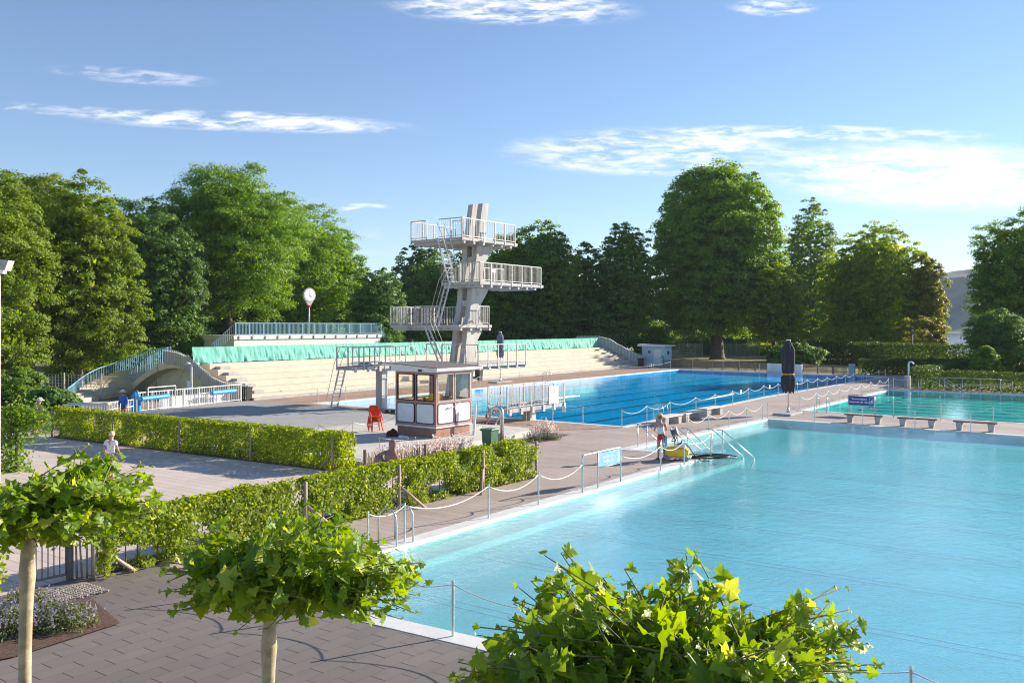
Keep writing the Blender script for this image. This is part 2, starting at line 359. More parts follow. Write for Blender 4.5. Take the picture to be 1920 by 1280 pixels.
# river, hills
rv, t = new_mat('river_water'); b = t.node('ShaderNodeBsdfPrincipled'); t.put(b, 'Base Color', (.12, .15, .17, 1)); t.put(b, 'Roughness', .12); t.put(b, 'Specular IOR Level', .8)
t.put(b, 'Normal', t.bump(t.noise(t.mapping(t.pos(), sc=(.6, .2, 1)), .9, 4, .6), .7, .6)); t.l.new(b.outputs[0], t.out.inputs[0])
mb = MB(); mb.add([(-1500, 40, -3.2), (3000, 40, -3.2), (3000, 3000, -3.2), (-1500, 3000, -3.2)], [(0, 1, 2, 3)]); struct(mb, 'river', rv)
HILLM = mat('wooded_hill', (.05, .085, .06), .95, .7, .03, bump=1, bscale=.12)
def hill(x0, x1, y0, y1, hf, nx=70, ny=24, z0=-3.0):
    mb = MB(); vs = []
    for j in range(ny+1):
        for i in range(nx+1):
            x = x0+(x1-x0)*i/nx; y = y0+(y1-y0)*j/ny; s = min(1, j/ny*1.6); z = z0+hf(x)*math.sin(s*math.pi/2)
            z += (noise.noise((x*.02, y*.02, 3))*9+noise.noise((x*.07, y*.07, 8))*5)*min(1, j*.6)*min(1, hf(x)/30)
            vs.append((x, y, max(z, z0)))
    fs = [(j*(nx+1)+i, j*(nx+1)+i+1, (j+1)*(nx+1)+i+1, (j+1)*(nx+1)+i) for j in range(ny) for i in range(nx)]
    mb.add(vs, fs); return mb
def hf(x):   # rises to the right; px of x at y=1300 is 960+1.292x
    px = 960+F*x/1350; k = min(max((px-1640)/160, 0), 1); return 2+100*k*k*(3-2*k)*(.95+.08*math.sin(px*.03))
struct(hill(-1500, 2200, 1060, 1700, hf), 'hills', HILLM)
struct(hill(560, 900, 1000, 1055, lambda x: 30*math.exp(-((x-690)/75)**2)+3, 60, 10), 'river_bank', HILLM)
# ---------------------------------------------------------------- world
w = bpy.data.worlds.new('World'); SC.world = w; w.use_nodes = True; t = NT(w.node_tree); t.n.clear()
EL = 21.4; SD = Vector((.878*math.cos(R(EL)), .478*math.cos(R(EL)), math.sin(R(EL)))).normalized()
sky = t.node('ShaderNodeTexSky', sky_type='NISHITA'); sky.sun_disc = False; sky.sun_elevation = R(EL); sky.sun_rotation = math.atan2(SD.x, SD.y)
sky.altitude = 100; sky.air_density = .9; sky.dust_density = .0; sky.ozone_density = 2.0
gen = t.node('ShaderNodeTexCoord').outputs['Generated']; s = t.sep(gen)
yy = t.math('MAXIMUM', s[1], .02); cx = t.math('DIVIDE', s[0], yy); cz = t.math('DIVIDE', s[2], yy)
cv = t.node('ShaderNodeCombineXYZ'); t.put(cv, 0, cx); t.put(cv, 1, cz)
def streak(sc, seed, lo, hi, rot=0.0):
    v = t.mapping(cv.outputs[0], loc=(seed, seed*.7, 0), rot=(0, 0, rot), sc=sc); return t.ramp(t.noise(v, 1, 7, .62, .5), lo, hi)
n1 = streak((10, 60, 1), 3.1, .45, .72, .06); n2 = streak((30, 150, 1), 9.7, .40, .66, -.05); n3 = streak((4, 20, 1), 5.5, .35, .7)
def blob(px, py, rx, ry, rot=0.0, soft=.9):
    v = t.mapping(cv.outputs[0], loc=(-(px-960)/F, -(HZ-py)/F, 0)); v = t.mapping(v, rot=(0, 0, -rot)); q = t.sep(v)
    d = t.math('ADD', t.math('POWER', t.math('ABSOLUTE', t.math('DIVIDE', q[0], rx/F)), 2.0), t.math('POWER', t.math('ABSOLUTE', t.math('DIVIDE', q[1], ry/F)), 2.0))
    return t.ramp(d, soft*.25, 1.5, 1, 0)
def mul(*a):
    r = a[0]
    for q in a[1:]: r = t.math('MULTIPLY', r, q)
    return r
wis = t.math('MULTIPLY_ADD', n1, .55, t.math('MULTIPLY', n2, .55))
parts = [(blob(960, 15, 215, 30, -.03), wis, 1.25), (blob(455, 228, 290, 18, -.035), wis, 1.15), (blob(250, 143, 145, 14, -.08), wis, .55),
         (blob(668, 388, 60, 7), wis, 1.0), (blob(1770, 330, 310, 60, -.03), t.math('MULTIPLY_ADD', n3, .55, t.math('MULTIPLY', wis, .9)), 1.2), (blob(1230, 285, 260, 42, .0), wis, 1.05),
         (blob(1450, 14, 80, 16), n2, .6), (blob(1560, 250, 300, 14, -.02), wis, .9), (blob(730, 455, 90, 30), n1, .3), (blob(1700, 445, 400, 16), n1, .35), (blob(90, 205, 160, 10, -.05), n2, .35)]
tot = None
for bl, nn, k in parts:
    q = mul(bl, nn, k); tot = q if tot is None else t.math('ADD', tot, q)
tot = t.math('MULTIPLY', t.math('MINIMUM', tot, .88), t.math('GREATER_THAN', s[1], .05))
SKYK = .088
skc = t.vmath('MULTIPLY', sky.outputs[0], (.90, .94, 1.02)); cl = t.mix(tot, skc, (8.2, 8.0, 7.9, 1))
bg = t.node('ShaderNodeBackground'); t.l.new(cl, bg.inputs[0]); bg.inputs[1].default_value = SKYK
wo = t.node('ShaderNodeOutputWorld'); t.l.new(bg.outputs[0], wo.inputs[0])
L = bpy.data.lights.new('sun', 'SUN'); L.energy = 5.0; L.angle = R(.53); L.color = (1, .90, .76)
lo = bpy.data.objects.new('sun', L); COL.objects.link(lo); lo.rotation_euler = (-SD).to_track_quat('-Z', 'Y').to_euler(); lo.location = (30, -10, 40)
cam = bpy.data.cameras.new('camera'); co = bpy.data.objects.new('camera', cam); COL.objects.link(co); SC.camera = co
co.location = (0, 0, HC); co.rotation_euler = (R(90), 0, 0); cam.sensor_width = 36; cam.lens = 36*F/1920; cam.shift_y = -(640-HZ)/1920; cam.clip_end = 6000; cam.clip_start = .1
SC.view_settings.view_transform = 'Standard'; SC.view_settings.look = 'None'; SC.view_settings.exposure = 1.0; SC.view_settings.gamma = 1
SC.cycles.pixel_filter_type = 'BLACKMAN_HARRIS'; SC.cycles.filter_width = 1.1; SC.render.engine = 'CYCLES'; SC.cycles.transparent_max_bounces = 24; SC.cycles.max_bounces = 8
# ---------------------------------------------------------------- the air between here and the far bank
hz = MB(); hz.box((-1400, -60, -5), (2100, 1800, 160)); ho = hz.build('haze'); ho['kind'] = 'stuff'; ho.display_type = 'WIRE'
hm = bpy.data.materials.new('haze_air'); hm.use_nodes = True; t = NT(hm.node_tree); t.n.clear(); o_ = t.node('ShaderNodeOutputMaterial'); pv = t.node('ShaderNodeVolumePrincipled')
t.put(pv, 'Color', (.72, .84, 1, 1)); t.put(pv, 'Density', .00015); t.put(pv, 'Anisotropy', 0); t.l.new(pv.outputs[0], o_.inputs['Volume']); ho.data.materials.append(hm)
# ================================================================ POSTS, ROPES, RAILS
PH = .86
pm = MB(); pm.tube([(0, 0, 0), (0, 0, PH)], .022, 8); pm.tube([(0, 0, 0), (0, 0, .012)], .05, 10); pm.lathe([(.022, 0), (.026, .01), (.02, .03), (.004, .036)], (0, 0, PH), 8)
post0 = pm.build('rope_post', STEEL, smooth=False); used = [False]
def put_post(p, label, group):
    o = post0 if not used[0] else post0.copy()
    if used[0]: COL.objects.link(o)
    used[0] = True; o.location = p; return tag(o, label, 'post', group)
def rope(a, b, label, group, drop=.16, r=.014, base=None):
    a = Vector(a); b = Vector(b); mb = MB(); mb.tube(sag(a, b, drop), r, 6)
    return tag(mb.build('rope', ROPE, smooth=True), label, 'rope', group)
def post_row(pts, where, group, ropes=True, drop=.2, skip=(), r=.014, first=0):
    for i, p in enumerate(pts):
        put_post(p, f'{ORD[i+first]} steel rope post {where}', group)
        if ropes and i and i not in skip:
            d = (pts[i]-pts[i-1]).length
            rope(pts[i-1]+Z*(PH-.03), p+Z*(PH-.03), f'rope sagging from the {ORD[i-1+first]} post {where}', group+' (ropes)', min(drop, drop*d/2.2), r)
def along(a, b, pxs):
    """points on the ground line a-b seen at the given columns"""
    out = []
    for px in pxs:
        k = (px-960)/F; d = b-a; s = (k*a.y-a.x)/(d.x-k*d.y); out.append(a+d*s)
    return out
A1, A2 = G(757, 1016), G(1296, 866.5)
row = along(A1, A2, [690, 758.5, 916, 1009.5, 1092])
post_row(row, 'on the near left edge of the shallow pool', 'posts on the left edge of the shallow pool', drop=.26)
sgl = along(A1, A2, [1092, 1121, 1163.6])
row2 = along(A1, A2, [1163.6, 1238.6, 1283, 1333])
for i, p in enumerate(row2[1:]): put_post(p, 'steel rope post '+['between the blue sign and the yellow cleaning cart', 'in front of the yellow cleaning cart', 'at the inner corner of the pool steps'][i], 'posts by the pool steps')
for i in range(3): rope(row2[i]+Z*(PH-.03), row2[i+1]+Z*(PH-.03), 'white rope sagging '+['from the blue sign frame towards the woman', 'in front of the legs of the woman', 'over the pool steps beside the yellow cart'][i], 'ropes by the pool steps', .22)
# blue depth signs in a tube frame
BLUE = mat('sign_blue', (.05, .28, .68), .4, .04, 5, bump=0); BLUED = mat('sign_dark_blue', (.018, .07, .32), .4, .04, 5, bump=0)
LETTER = mat('sign_white', (.82, .84, .86), .5, .02, 5, bump=0)
def text_mesh(body, size, mtx, name, m, parent, align='LEFT', sx=1):
    cu = bpy.data.curves.new(name, 'FONT'); cu.body = body; cu.size = size; cu.align_x = align; cu.extrude = .0008; cu.offset = .022*size
    o = bpy.data.objects.new('tmp', cu); COL.objects.link(o); bpy.context.view_layer.update()
    me = bpy.data.meshes.new_from_object(o.evaluated_get(bpy.context.evaluated_depsgraph_get())); bpy.data.objects.remove(o)
    off = Vector((0, 0, 0)); q = parent
    while q is not None: off += q.location; q = q.parent
    for v in me.vertices: v.co = (mtx @ Vector((v.co.x*sx, v.co.y, v.co.z)))-off
    me.materials.clear(); me.materials.append(m); o = bpy.data.objects.new(name, me); COL.objects.link(o); o.parent = parent; return o
def sign(legs, order, h, bh, m, lines, label, logo_w, group, ts):
    """legs: three ground points; the board hangs between order[0] and order[1]"""
    r = empty('pool_sign', legs[0], label, 'sign', group)
    fr = MB(); a, b = legs[0], legs[2]
    rd = .07; d = (b-a).normalized()
    fr.tube([a, a+Z*(h-rd), a+Z*(h-rd*.3)+d*rd*.3, a+Z*h+d*rd, b+Z*h-d*rd, b+Z*(h-rd*.3)-d*rd*.3, b+Z*(h-rd), b], .024, 8)
    fr.build('frame', STEEL, r, smooth=True)
    mp = MB(); mp.tube([legs[1], legs[1]+Z*h], .02, 8); mp.build('post', STEEL, r, smooth=True)
    p, q = order; e = (q-p); L_ = e.length-.06; e.normalize(); nrm = Vector((e.y, -e.x, 0))
    o = p+e*.03+Z*(h-.05-bh)
    X = Matrix.Identity(4)
    for i in range(3): X[i][0], X[i][1], X[i][2], X[i][3] = e[i], Z[i], nrm[i], o[i]
    bd = MB(X); bd.box((0, 0, -.012), (L_, bh, .012), .004); bo = bd.build('board', m, r)
    rl = MB(); rl.tube([p+Z*(h-.07-bh), q+Z*(h-.07-bh)], .013, 6); rl.build('lower_rail', STEEL, r, smooth=True)
    tw = L_-logo_w-.04
    for i, (tx, sz) in enumerate(lines):
        T = X @ Matrix.Translation((.03+tw/2, bh*(.60-.33*i), .0145)); text_mesh(tx, sz*bh, T, 'lettering', LETTER, bo, 'CENTER', ts[i])
    lg = MB(X @ Matrix.Translation((L_-logo_w-.02, bh*.17, .0145))); lw = logo_w; lh = bh*.66; th = .012
    for (x0, y0, x1, y1) in ((0, 0, lw, th), (0, lh-th, lw, lh), (0, 0, th, lh), (lw-th, 0, lw, lh)): lg.box((x0, y0, 0), (x1, y1, .002))
    lg.add([(lw*.15, lh*.35, .001), (lw*.45, lh*.55, .001), (lw*.62, lh*.85, .001), (lw*.72, lh*.8, .001), (lw*.7, lh*.5, .001), (lw*.85, lh*.35, .001)], [(0, 1, 2, 3, 4, 5)])
    for k in range(2): lg.add([(lw*(.12+.76*i/8), lh*(.2+.1*k)+.008*math.sin(i*1.6), .001) for i in range(9)]+[(lw*(.12+.76*i/8), lh*(.2+.1*k)-.012+.008*math.sin(i*1.6), .001) for i in range(9)], [(i, i+1, 10+i, 9+i) for i in range(8)])
    lg.build('swimmer_emblem', LETTER, bo)
    return r
sign(sgl, (sgl[1], sgl[2]), 1.1, .42, BLUE, [('Nichtschwimmerbecken', .21), ('Wassertiefe bis 1,20 m', .21)], 'light blue depth sign in a steel tube frame beside the shallow pool', .2, 'blue depth signs', (.78, .78))
T1 = G(1501, 771.5); T2 = G(1920, 799)
sg = along(T1, T2, [1590, 1640, 1675])
sign(sg, (sg[0], sg[1]), 1.12, .5, BLUED, [('Schwimmerbecken', .23), ('Wassertiefe 1,80- 1,80 m', .23)], 'dark blue depth sign in a steel tube frame behind the leftmost dark bench', .22, 'blue depth signs', (.95, .95))
rope(sg[2]+Z*1.0, along(T1, T2, [1764])[0]+Z*.83, 'white rope running right from the dark blue sign frame', 'ropes along the near edge of the swimmer pool', .2)
row = along(T1, T2, [1764, 1862, 1975]); post_row(row, 'on the near edge of the swimmer pool', 'posts on the near edge of the swimmer pool', drop=.3)
# far part of the left edge and far edge of the shallow pool
B1, B2 = G(1182, 842), G(1434, 786)
post_row(along(B1, B2, [1289, 1329, 1367, 1400, 1430]), 'beyond the steps on the shallow pool left edge', 'posts on the far left edge of the shallow pool', drop=.3)
C1, C2 = G(1436, 785), G(1920, 816)
post_row(along(C1, C2, [1439.5, 1527, 1617.5, 1715.5, 1820, 1932]), 'on the far edge of the shallow pool', 'posts on the far edge of the shallow pool', drop=.3, r=.006)
# near edge of the shallow pool
E1, E2 = G(652, 1148), G(848, 1193); e = (E2-E1).normalized()
post_row([E1+e*2.23*k for k in range(-1, 6)], 'on the near edge of the shallow pool', 'posts on the near edge of the shallow pool', drop=.17, r=.009)
# main pool
Q1, Q2, Q3 = G(1166, 801.5), G(1432.5, 745.5), G(1661, 708.5)
rw = along(Q1, Q2, [1166, 1213, 1256.6, 1305, 1341, 1374, 1404, 1432.5])+along(Q2, Q3, [1459, 1484, 1514, 1533, 1551, 1569, 1585, 1601, 1625, 1648, 1660])
post_row(rw, 'on the right edge of the main pool', 'posts on the right edge of the main pool', drop=.25)
S1, S2 = G(885, 780), G(1160, 801)
post_row(along(S1, S2, [896, 965, 1036.5, 1093]), 'on the near edge of the main pool', 'posts on the short near edge of the main pool', drop=.12, r=.007)
F1, F2 = G(598, 753), G(1268, 690.5)
post_row(along(F1, F2, [596, 648, 742, 820, 900, 974.5, 1031, 1089, 1161, 1257]), 'on the tribune side of the main pool', 'posts on the tribune side of the main pool', drop=.3, r=.009)
post_row([G(1336, 692), G(1424, 697.5), G(1503, 700), G(1590, 704)], 'on the far edge of the main pool', 'posts on the far edge of the main pool', ropes=False)
V1, V2 = G(1499, 769), G(1665, 729.5)
post_row(along(V1, V2, [1500, 1531, 1554, 1575, 1596, 1615, 1633, 1650, 1666]), 'on the left edge of the swimmer pool', 'posts on the left edge of the swimmer pool', drop=.3)
W1, W2 = G(1669, 729), G(1920, 738)
post_row(along(W1, W2, [1675, 1702]), 'on the far edge of the swimmer pool', 'posts on the far edge of the swimmer pool', drop=.2)
pl = along(W1, W2, [1727, 1746]); put_post(pl[0], 'steel rope post beside the pool ladder at the far edge of the swimmer pool', 'posts on the far edge of the swimmer pool')
rope(pl[0]+Z*.82, pl[1]+Z*.82, 'short white rope left of the stair rail of the swimmer pool', 'ropes on the far edge of the swimmer pool', .15)
# white posts with ropes round the kiosk bed
kp = [G(598, 842), G(661, 838, .25), G(756, 812, .25), G(711, 872), G(904, 845), G(987, 800)]
for p, l in zip(kp, ['thin post at the corner of the concrete stage behind the hedge', 'thin post on a round foot left of the orange chairs', 'thin post at the left side of the kiosk', 'thin white post in front of the orange chairs', 'thin post in the pink flowers right of the statue', 'thin post beside the lavender clump']):
    m_ = MB(); m_.tube([p, p+Z*1.0], .012, 6); m_.lathe([(.15, 0), (.15, .03), (.03, .045)], tuple(p), 12); tag(m_.build('rope_post', STEEL, smooth=False), l, 'post', 'thin rope posts by the kiosk')
for a, b2, l in ((0, 1, 'sagging rope above the concrete stage edge'), (1, 2, 'dark sagging rope left of the kiosk'), (3, 4, 'white rope sagging in front of the kiosk plinth')):
    rope(kp[a]+Z*.97, kp[b2]+Z*.97, l, 'ropes by the kiosk', .3, .011)
# ---------------------------------------------------------------- pool ladders and handrails
lm = empty('pool_ladder', (0, 0, 0), 'ladder', 'pool ladder'); 
for sy in (-.27, .27):
    q = MB(); q.tube([(-.42, sy, 0), (-.42, sy, .55), (-.36, sy, .72), (-.2, sy, .82), (0, sy, .80), (.12, sy, .66), (.14, sy, .4), (.14, sy, -1.0)], .021, 8); q.build('handrail', STEEL, lm, smooth=True)
for k in range(3):
    q = MB(); q.box((.10, -.27, -.2-.28*k), (.2, .27, -.17-.28*k)); q.build('tread', STEEL, lm)
WD = {}
lad = [(G(1234, 786), N_, 'pool ladder on the near right edge of the main pool behind the sun hat', -1), (G(1482, 735.5), N_, 'pool ladder on the main pool behind the closed black parasol', -1),
       (G(1620, 715.5), N_, 'pool ladder at the far right corner of the main pool', -1), (G(1222, 694.5), N_, 'pool ladder in front of the light blue shed', 1), (G(1028, 714), N_, 'pool ladder on the tribune side of the main pool', 1),
       (G(733, 741), N_, 'pool ladder on the tribune side just left of the kiosk', 1), (G(1545, 772.5), U, 'pool ladder on the near edge of the swimmer pool by its corner', 1), (G(1716, 730), U, 'pool ladder on the far edge of the swimmer pool', -1), (G(752, 1019), N_, 'pool ladder on the shallow pool edge behind the middle plane tree', 1)]
for i, (p, d, lb, sg_) in enumerate(lad):
    o = lm if i == 0 else dup(lm, p); dd = d*sg_; o.location = p-dd*.02; o.rotation_euler = (0, 0, math.atan2(dd.y, dd.x)); o['label'] = lb; o['group'] = 'steel pool ladders'
def hand(px, py, lb, length=.95, drop=.62, two=True, z=0.0, d=N_):
    p = G(px, py); r = empty('handrail', p, lb, 'handrail', 'handrails of the shallow pool steps')
    for k, off in enumerate((0, .42) if two else (0,)):
        o = p+U*off*0+(-d*off if k else Vector((0, 0, 0)))
        q = MB(); h = .95
        q.tube([o-d*.25+Z*h, o+Z*h, o+d*length+Z*(h-drop), o+d*(length-.18)+Z*(h-drop-.45)], .02, 8); q.build('rail', STEEL, r, smooth=True)
        q = MB(); q.tube([o-Z*.5, o+Z*h], .02, 8); q.build('post', STEEL, r, smooth=True)
hand(1213, 840, 'double steel handrail left of the woman at the pool steps'); hand(1289, 849, 'double steel handrail in the middle of the pool steps', 1.05, .85); hand(1355, 853, 'double steel handrail at the right end of the pool steps', 1.25, .95)
# stair rail of the swimmer pool
sp = along(W1, W2, [1762, 1771, 1805, 1839, 1876, 1898]); r = empty('stair_rail', sp[0], 'long steel stair rail at the far edge of the swimmer pool', 'railing')
for p in sp: q = MB(); q.tube([p-Z*.3, p+Z*1.0], .022, 8); q.build('post', STEEL, r, smooth=True)
q = MB(); q.tube([sp[0]+Z*1.0, sp[4]+Z*1.0], .024, 8); q.build('top_rail', STEEL, r, smooth=True)
q = MB(); q.tube([sp[1]+Z*.55, sp[5]+Z*.55], .018, 8); q.tube([sp[4]+Z*.93, sp[5]+Z*.93], .02, 8); q.build('middle_rail', STEEL, r, smooth=True)
for o in (sp[0], sp[1]):
    q = MB(); q.tube([o+Z*.98, o-U*.1+N_*1.7-Z*.15], .022, 8); q.build('sloping_rail', STEEL, r, smooth=True)
q = MB(); o = along(W1, W2, [1746])[0]; q.tube([o+Z*1.0+N_*.5, o+Z*1.0, o+Z*.75, o+N_*.6+Z*.5, o+N_*.6-Z*.2], .02, 8); q.build('curved_rail', STEEL, r, smooth=True)
# rescue pole on hooks
a = rw[3]+Z*.62+N_*.05; b2 = rw[5]+Z*.66+N_*.05; q = MB(); q.tube([a-(b2-a).normalized()*.5, b2], .035, 8); tag(q.build('rescue_pole', WHITEP, smooth=True), 'long white rescue pole hung along the posts of the main pool', 'pole')
# small tags on ropes
TAGM = mat('tag_white', (.8, .8, .78), .6, .05, 5, bump=0)
for i, (a, lb) in enumerate([(rw[6].lerp(rw[7], .0)+(rw[5]-rw[6])*.5, 'small white tag hanging from a main pool rope above the benches'), (rw[8].lerp(rw[7], .6), 'small white tag hanging from a main pool rope left of the black parasol'),
                            (along(S1, S2, [1057])[0], 'small sign hanging on the rope at the short end of the main pool')]):
    q = MB(frame(a+Z*.56, U if i < 2 else N_)); q.box((-.11, -.005, 0), (.11, .005, .26 if i < 2 else .3), .004); q.box((-.07, -.0065, .04), (.07, -.0055, .12)); tag(q.build('hanging_tag', TAGM), lb, 'tag', 'tags hanging from ropes')
# ================================================================ BENCHES
BW = mat('bench_board', (.12, .085, .07), .7, .25, 7, bump=.3, stretch=(3, 1, 1)); BTOP = mat('pale_bench_board', (.66, .6, .52), .75, .12, 7, bump=.3)
def bench(o, d, L_, w, top, leg, label, group, h=.44, legw=.3):
    r = empty('bench', o, label, 'bench', group); x = frame(o, d)
    q = MB(x); q.box((0, -w/2, h-.06), (L_, w/2, h), .012); q.build('seat', top, r)
    for t0 in (.14, .86-.0):
        x0 = L_*t0-legw/2 if t0 < .5 else L_*t0-legw/2
        q = MB(x); q.plate([(x0+.05, 0), (x0+legw-.05, 0), (x0+legw, h-.062), (x0, h-.062)], (-w*.42, w*.42)); q.build('leg', leg, r)
for (x0, x1, y, nm) in ((1585, 1657, 793, 'leftmost'), (1683, 1758, 800, 'middle one'), (1788, 1871, 807, 'rightmost')):
    a = G(x0, y-2.0); b2 = along(a, a+N_, [x1])[0]; bench(a, N_, (b2-a).length, .42, BW, CONC, f'dark bench on concrete legs, {nm} of the three between the pools', 'dark benches between the pools')
for (x0, y0, x1, y1, nm) in ((1237, 799, 1271, 792, 'leftmost, behind the woman in the sun hat'), (1276, 791.5, 1309, 784.5, 'in the middle of the three'), (1316, 781.5, 1349, 775.5, 'rightmost of the three')):
    a = G(x0, y0); d = (G(x1, y1)-a); bench(a, d, d.length, .62, BTOP, CONC, f'pale topped concrete bench by the main pool, {nm}', 'pale benches by the main pool', .46, .42)
# ================================================================ PARASOLS
CLOTHD = mat('dark_parasol_cloth', (.032, .035, .045), .85, .25, 4, bump=.3); CLOTHG = mat('grey_parasol_cloth', (.16, .17, .2), .85, .25, 4, bump=.3); BAND = mat('yellow_band', (.7, .42, .04), .6)
def parasol(o, top, c0, w, m, label, band=True):
    r = empty('closed_parasol', o, label, 'parasol', 'closed parasols')
    q = MB(); q.x = frame(o, U); q.box((-1.1, -.5, .0), (1.1, .5, .12), .02); q.build('base_slab', CONC, r)
    q = MB(); q.tube([o+Z*.12, o+Z*top], .035, 10); q.lathe([(.1, .12), (.1, .2), (.05, .4)], tuple(o), 10); q.build('pole', STEEL, r, smooth=True)
    q = MB(); vs = []; fs = []; n = 48; ks = 22
    for i in range(ks+1):
        t_ = i/ks; z = c0+(top-.02-c0)*t_
        rad = w*(.35+.65*min(1, (1-t_)*6))*(1.0 if t_ > .42 else (.8+.2*abs(t_-.32)/.1 if abs(t_-.32) < .1 else 1.08))
        if t_ < .28: rad = w*(1.12-.9*max(0, (.10-t_))*3)
        for j in range(n):
            an = 2*math.pi*j/n; fo = 1+.16*math.cos(8*an+.6*math.sin(3*t_))*(1 if t_ < .9 else .3)
            zz = z-(.16*(.5+.5*math.cos(8*an)) if i == 0 else 0)
            vs.append((o.x+rad*fo*math.cos(an), o.y+rad*fo*math.sin(an), zz))
    for i in range(ks):
        for j in range(n): fs.append((i*n+j, i*n+(j+1) % n, (i+1)*n+(j+1) % n, (i+1)*n+j))
    fs.append(tuple(range(ks*n, ks*n+n))); q.add(vs, fs); cl = q.build('cloth', m, r, smooth=True)
    q = MB(); q.lathe([(.14, top-.01), (.13, top+.04), (.02, top+.06)], tuple(Vector((o.x, o.y, 0))), 12); q.build('cap', WHITEP, r)
    if band:
        z = c0+(top-c0)*.33; q = MB(); q.lathe([(w*1.02, z-.03), (w*1.05, z), (w*1.02, z+.03)], (o.x, o.y, 0), 24); q.build('band', BAND, cl)
parasol(G(1478, 776.5), 4.12, 1.32, .32, CLOTHD, 'tall closed black parasol with a yellow band between the pools')
parasol(G(938, 717), 4.4, 2.25, .27, CLOTHG, 'closed grey parasol on the brick terrace behind the diving tower', False)
# ================================================================ TRIBUNE
def TP(t_, s_, z=0): return tA+tT*t_+tN*s_+Z*z
TX = frame(tA, tT, tN)     # local x along the front, y back, z up
tr = empty('tribune', tA, 'long pale concrete tribune with stepped seats along the main pool', 'tribune')
NS, RH, RD = 6, .385, .86
for i in range(NS):
    q = MB(TX); z1 = RH*(i+1); q.box((0, RD*i, 0), (tL-.3-.0*i, RD*(i+1)-.001 if i < NS-1 else RD*NS, z1), .02)
    q.build('seat_row', SEATC, tr)
q = MB(TX); q.box((0.95, RD*NS+.001, 0), (tL-.3, 8.9, RH*NS-.01)); q.build('promenade', SEATC, tr)
q = MB(TX); q.box((-.2, -.42, 0), (tL+.2, -.002, .17), .02); q.build('base_kerb', CONC, tr)
for i in range(5):
    for tt in (.95+.0*i,): 
        q = MB(TX); q.box((tt-.45, RD*i+.35, RH*(i+1)), (tt+.45, RD*(i+1)-.003, RH*(i+1)+.19), .01); q.build('aisle_step', CONC, tr)
        q = MB(TX); q.box((tL-3.2, RD*i+.35, RH*(i+1)), (tL-1.6, RD*(i+1)-.003, RH*(i+1)+.19), .01); q.build('aisle_step', CONC, tr)
def curve(t_, tab):
    for (a, za), (b_, zb) in zip(tab, tab[1:]):
        if t_ <= b_: k = (t_-a)/(b_-a); k = k*k*(3-2*k)*.35+k*.65; return za+(zb-za)*k
    return tab[-1][1]
tab = [(0, 1.12), (1, 1.16), (2, 1.25), (3, 1.5), (4, 2.0), (5, 2.52), (6, 2.94), (7, 3.2), (8, 3.3), (8.6, 3.3)]
tab2 = [(0, 1.5), (1.1, 1.95), (2.6, 2.66), (4, 3.38), (5.4, 3.66), (8.6, 3.66)]
def wing(x0, x1, nm):
    q = MB(TX); n = 34; prof = [(-.6+i*(9.2)/n) for i in range(n+1)]
    top = [(s_, curve(max(s_, 0), tab2)+min(s_, 0)*.4) for s_ in prof]
    bot = [(s_, max(0.02, curve(max(s_, 0), tab)-1.2)) for s_ in prof]
    vs = []
    for x in (x0, x1):
        for s_, z in bot: vs.append((x, s_, 0 if nm else z*0))
        for s_, z in top: vs.append((x, s_, z))
    k = n+1; fs = []
    for i in range(n):
        fs += [(i, i+1, k+i+1, k+i), (2*k+i, 3*k+i, 3*k+i+1, 2*k+i+1), (k+i, k+i+1, 3*k+i+1, 3*k+i)]
    fs += [(0, k, 3*k, 2*k), (n, 2*k+n, 3*k+n, k+n)]
    q.add(vs, fs); return q
wing(tL-.28, tL+.02, 1).build('curved_end_wall', CONC, tr)
q = MB(TX)
for i in range(46):
    s_ = -.5+8.9*i/45; z = curve(max(s_, 0), tab2)+min(s_, 0)*.4; q.bar((tL-.32, s_, max(.1, z-1.1)), (tL-.32, s_, z+.05), .04)
q.build('end_railing', RAILW, tr)
# left end: arch shell with recessed wall
q = MB(TX)
arch = lambda s_: 2.36*math.sin(math.pi*min(max((s_-1.4)/12.0, 0), 1))**.9
arch2 = lambda s_: 1.98*math.sin(math.pi*min(max((s_-2.1)/10.6, 0), 1))**.92
n = 40
so = [(1.4+12*i/n) for i in range(n+1)]; si = [(2.1+10.6*i/n) for i in range(n+1)]
vs = [(-.5, a, arch(a)) for a in so]+[(-.5, a, arch2(a)) for a in si]+[(.9, a, arch2(a)) for a in si]+[(1.2, a, arch(a)) for a in so]
k = n+1; fs = []
for i in range(n): fs += [(i, i+1, k+i+1, k+i), (k+i, k+i+1, 2*k+i+1, 2*k+i), (i, 3*k+i, 3*k+i+1, i+1)]
q.add(vs, fs); q.build('arch_shell', CREAM, tr, smooth=False)
q = MB(TX); q.add([(.6, a, 0) for a in si]+[(.6, a, arch2(a)+.03) for a in si], [(i, i+1, k+i+1, k+i) for i in range(n)]); q.build('niche_wall', CREAM, tr)
# parapet with bars above the arch, right half
q = MB(TX); n = 40; vs = []
for x in (-.62, -.5):
    for i in range(n+1):
        s_ = -.2+8.6*i/n; vs += [(x, s_, max(.02, curve(max(s_, 0), tab)-1.05)), (x, s_, curve(max(s_, 0), tab)-.12)]
m2 = 2*(n+1); fs = []
for i in range(n):
    a = 2*i; fs += [(a, a+2, a+3, a+1), (m2+a, m2+a+1, m2+a+3, m2+a+2), (a+1, a+3, m2+a+3, m2+a+1), (a, m2+a, m2+a+2, a+2)]
q.add(vs, fs); q.build('parapet', SEATC, tr)
q = MB(TX); top = [(-.7, -.2+8.6*i/n, curve(max(-.2+8.6*i/n, 0), tab)) for i in range(n+1)]; q.tube(top, .03, 6)
for i in range(44):
    s_ = -.2+8.6*i/43; z = curve(max(s_, 0), tab); q.bar((-.7, s_, max(.02, z-1.02)), (-.7, s_, z), .022)
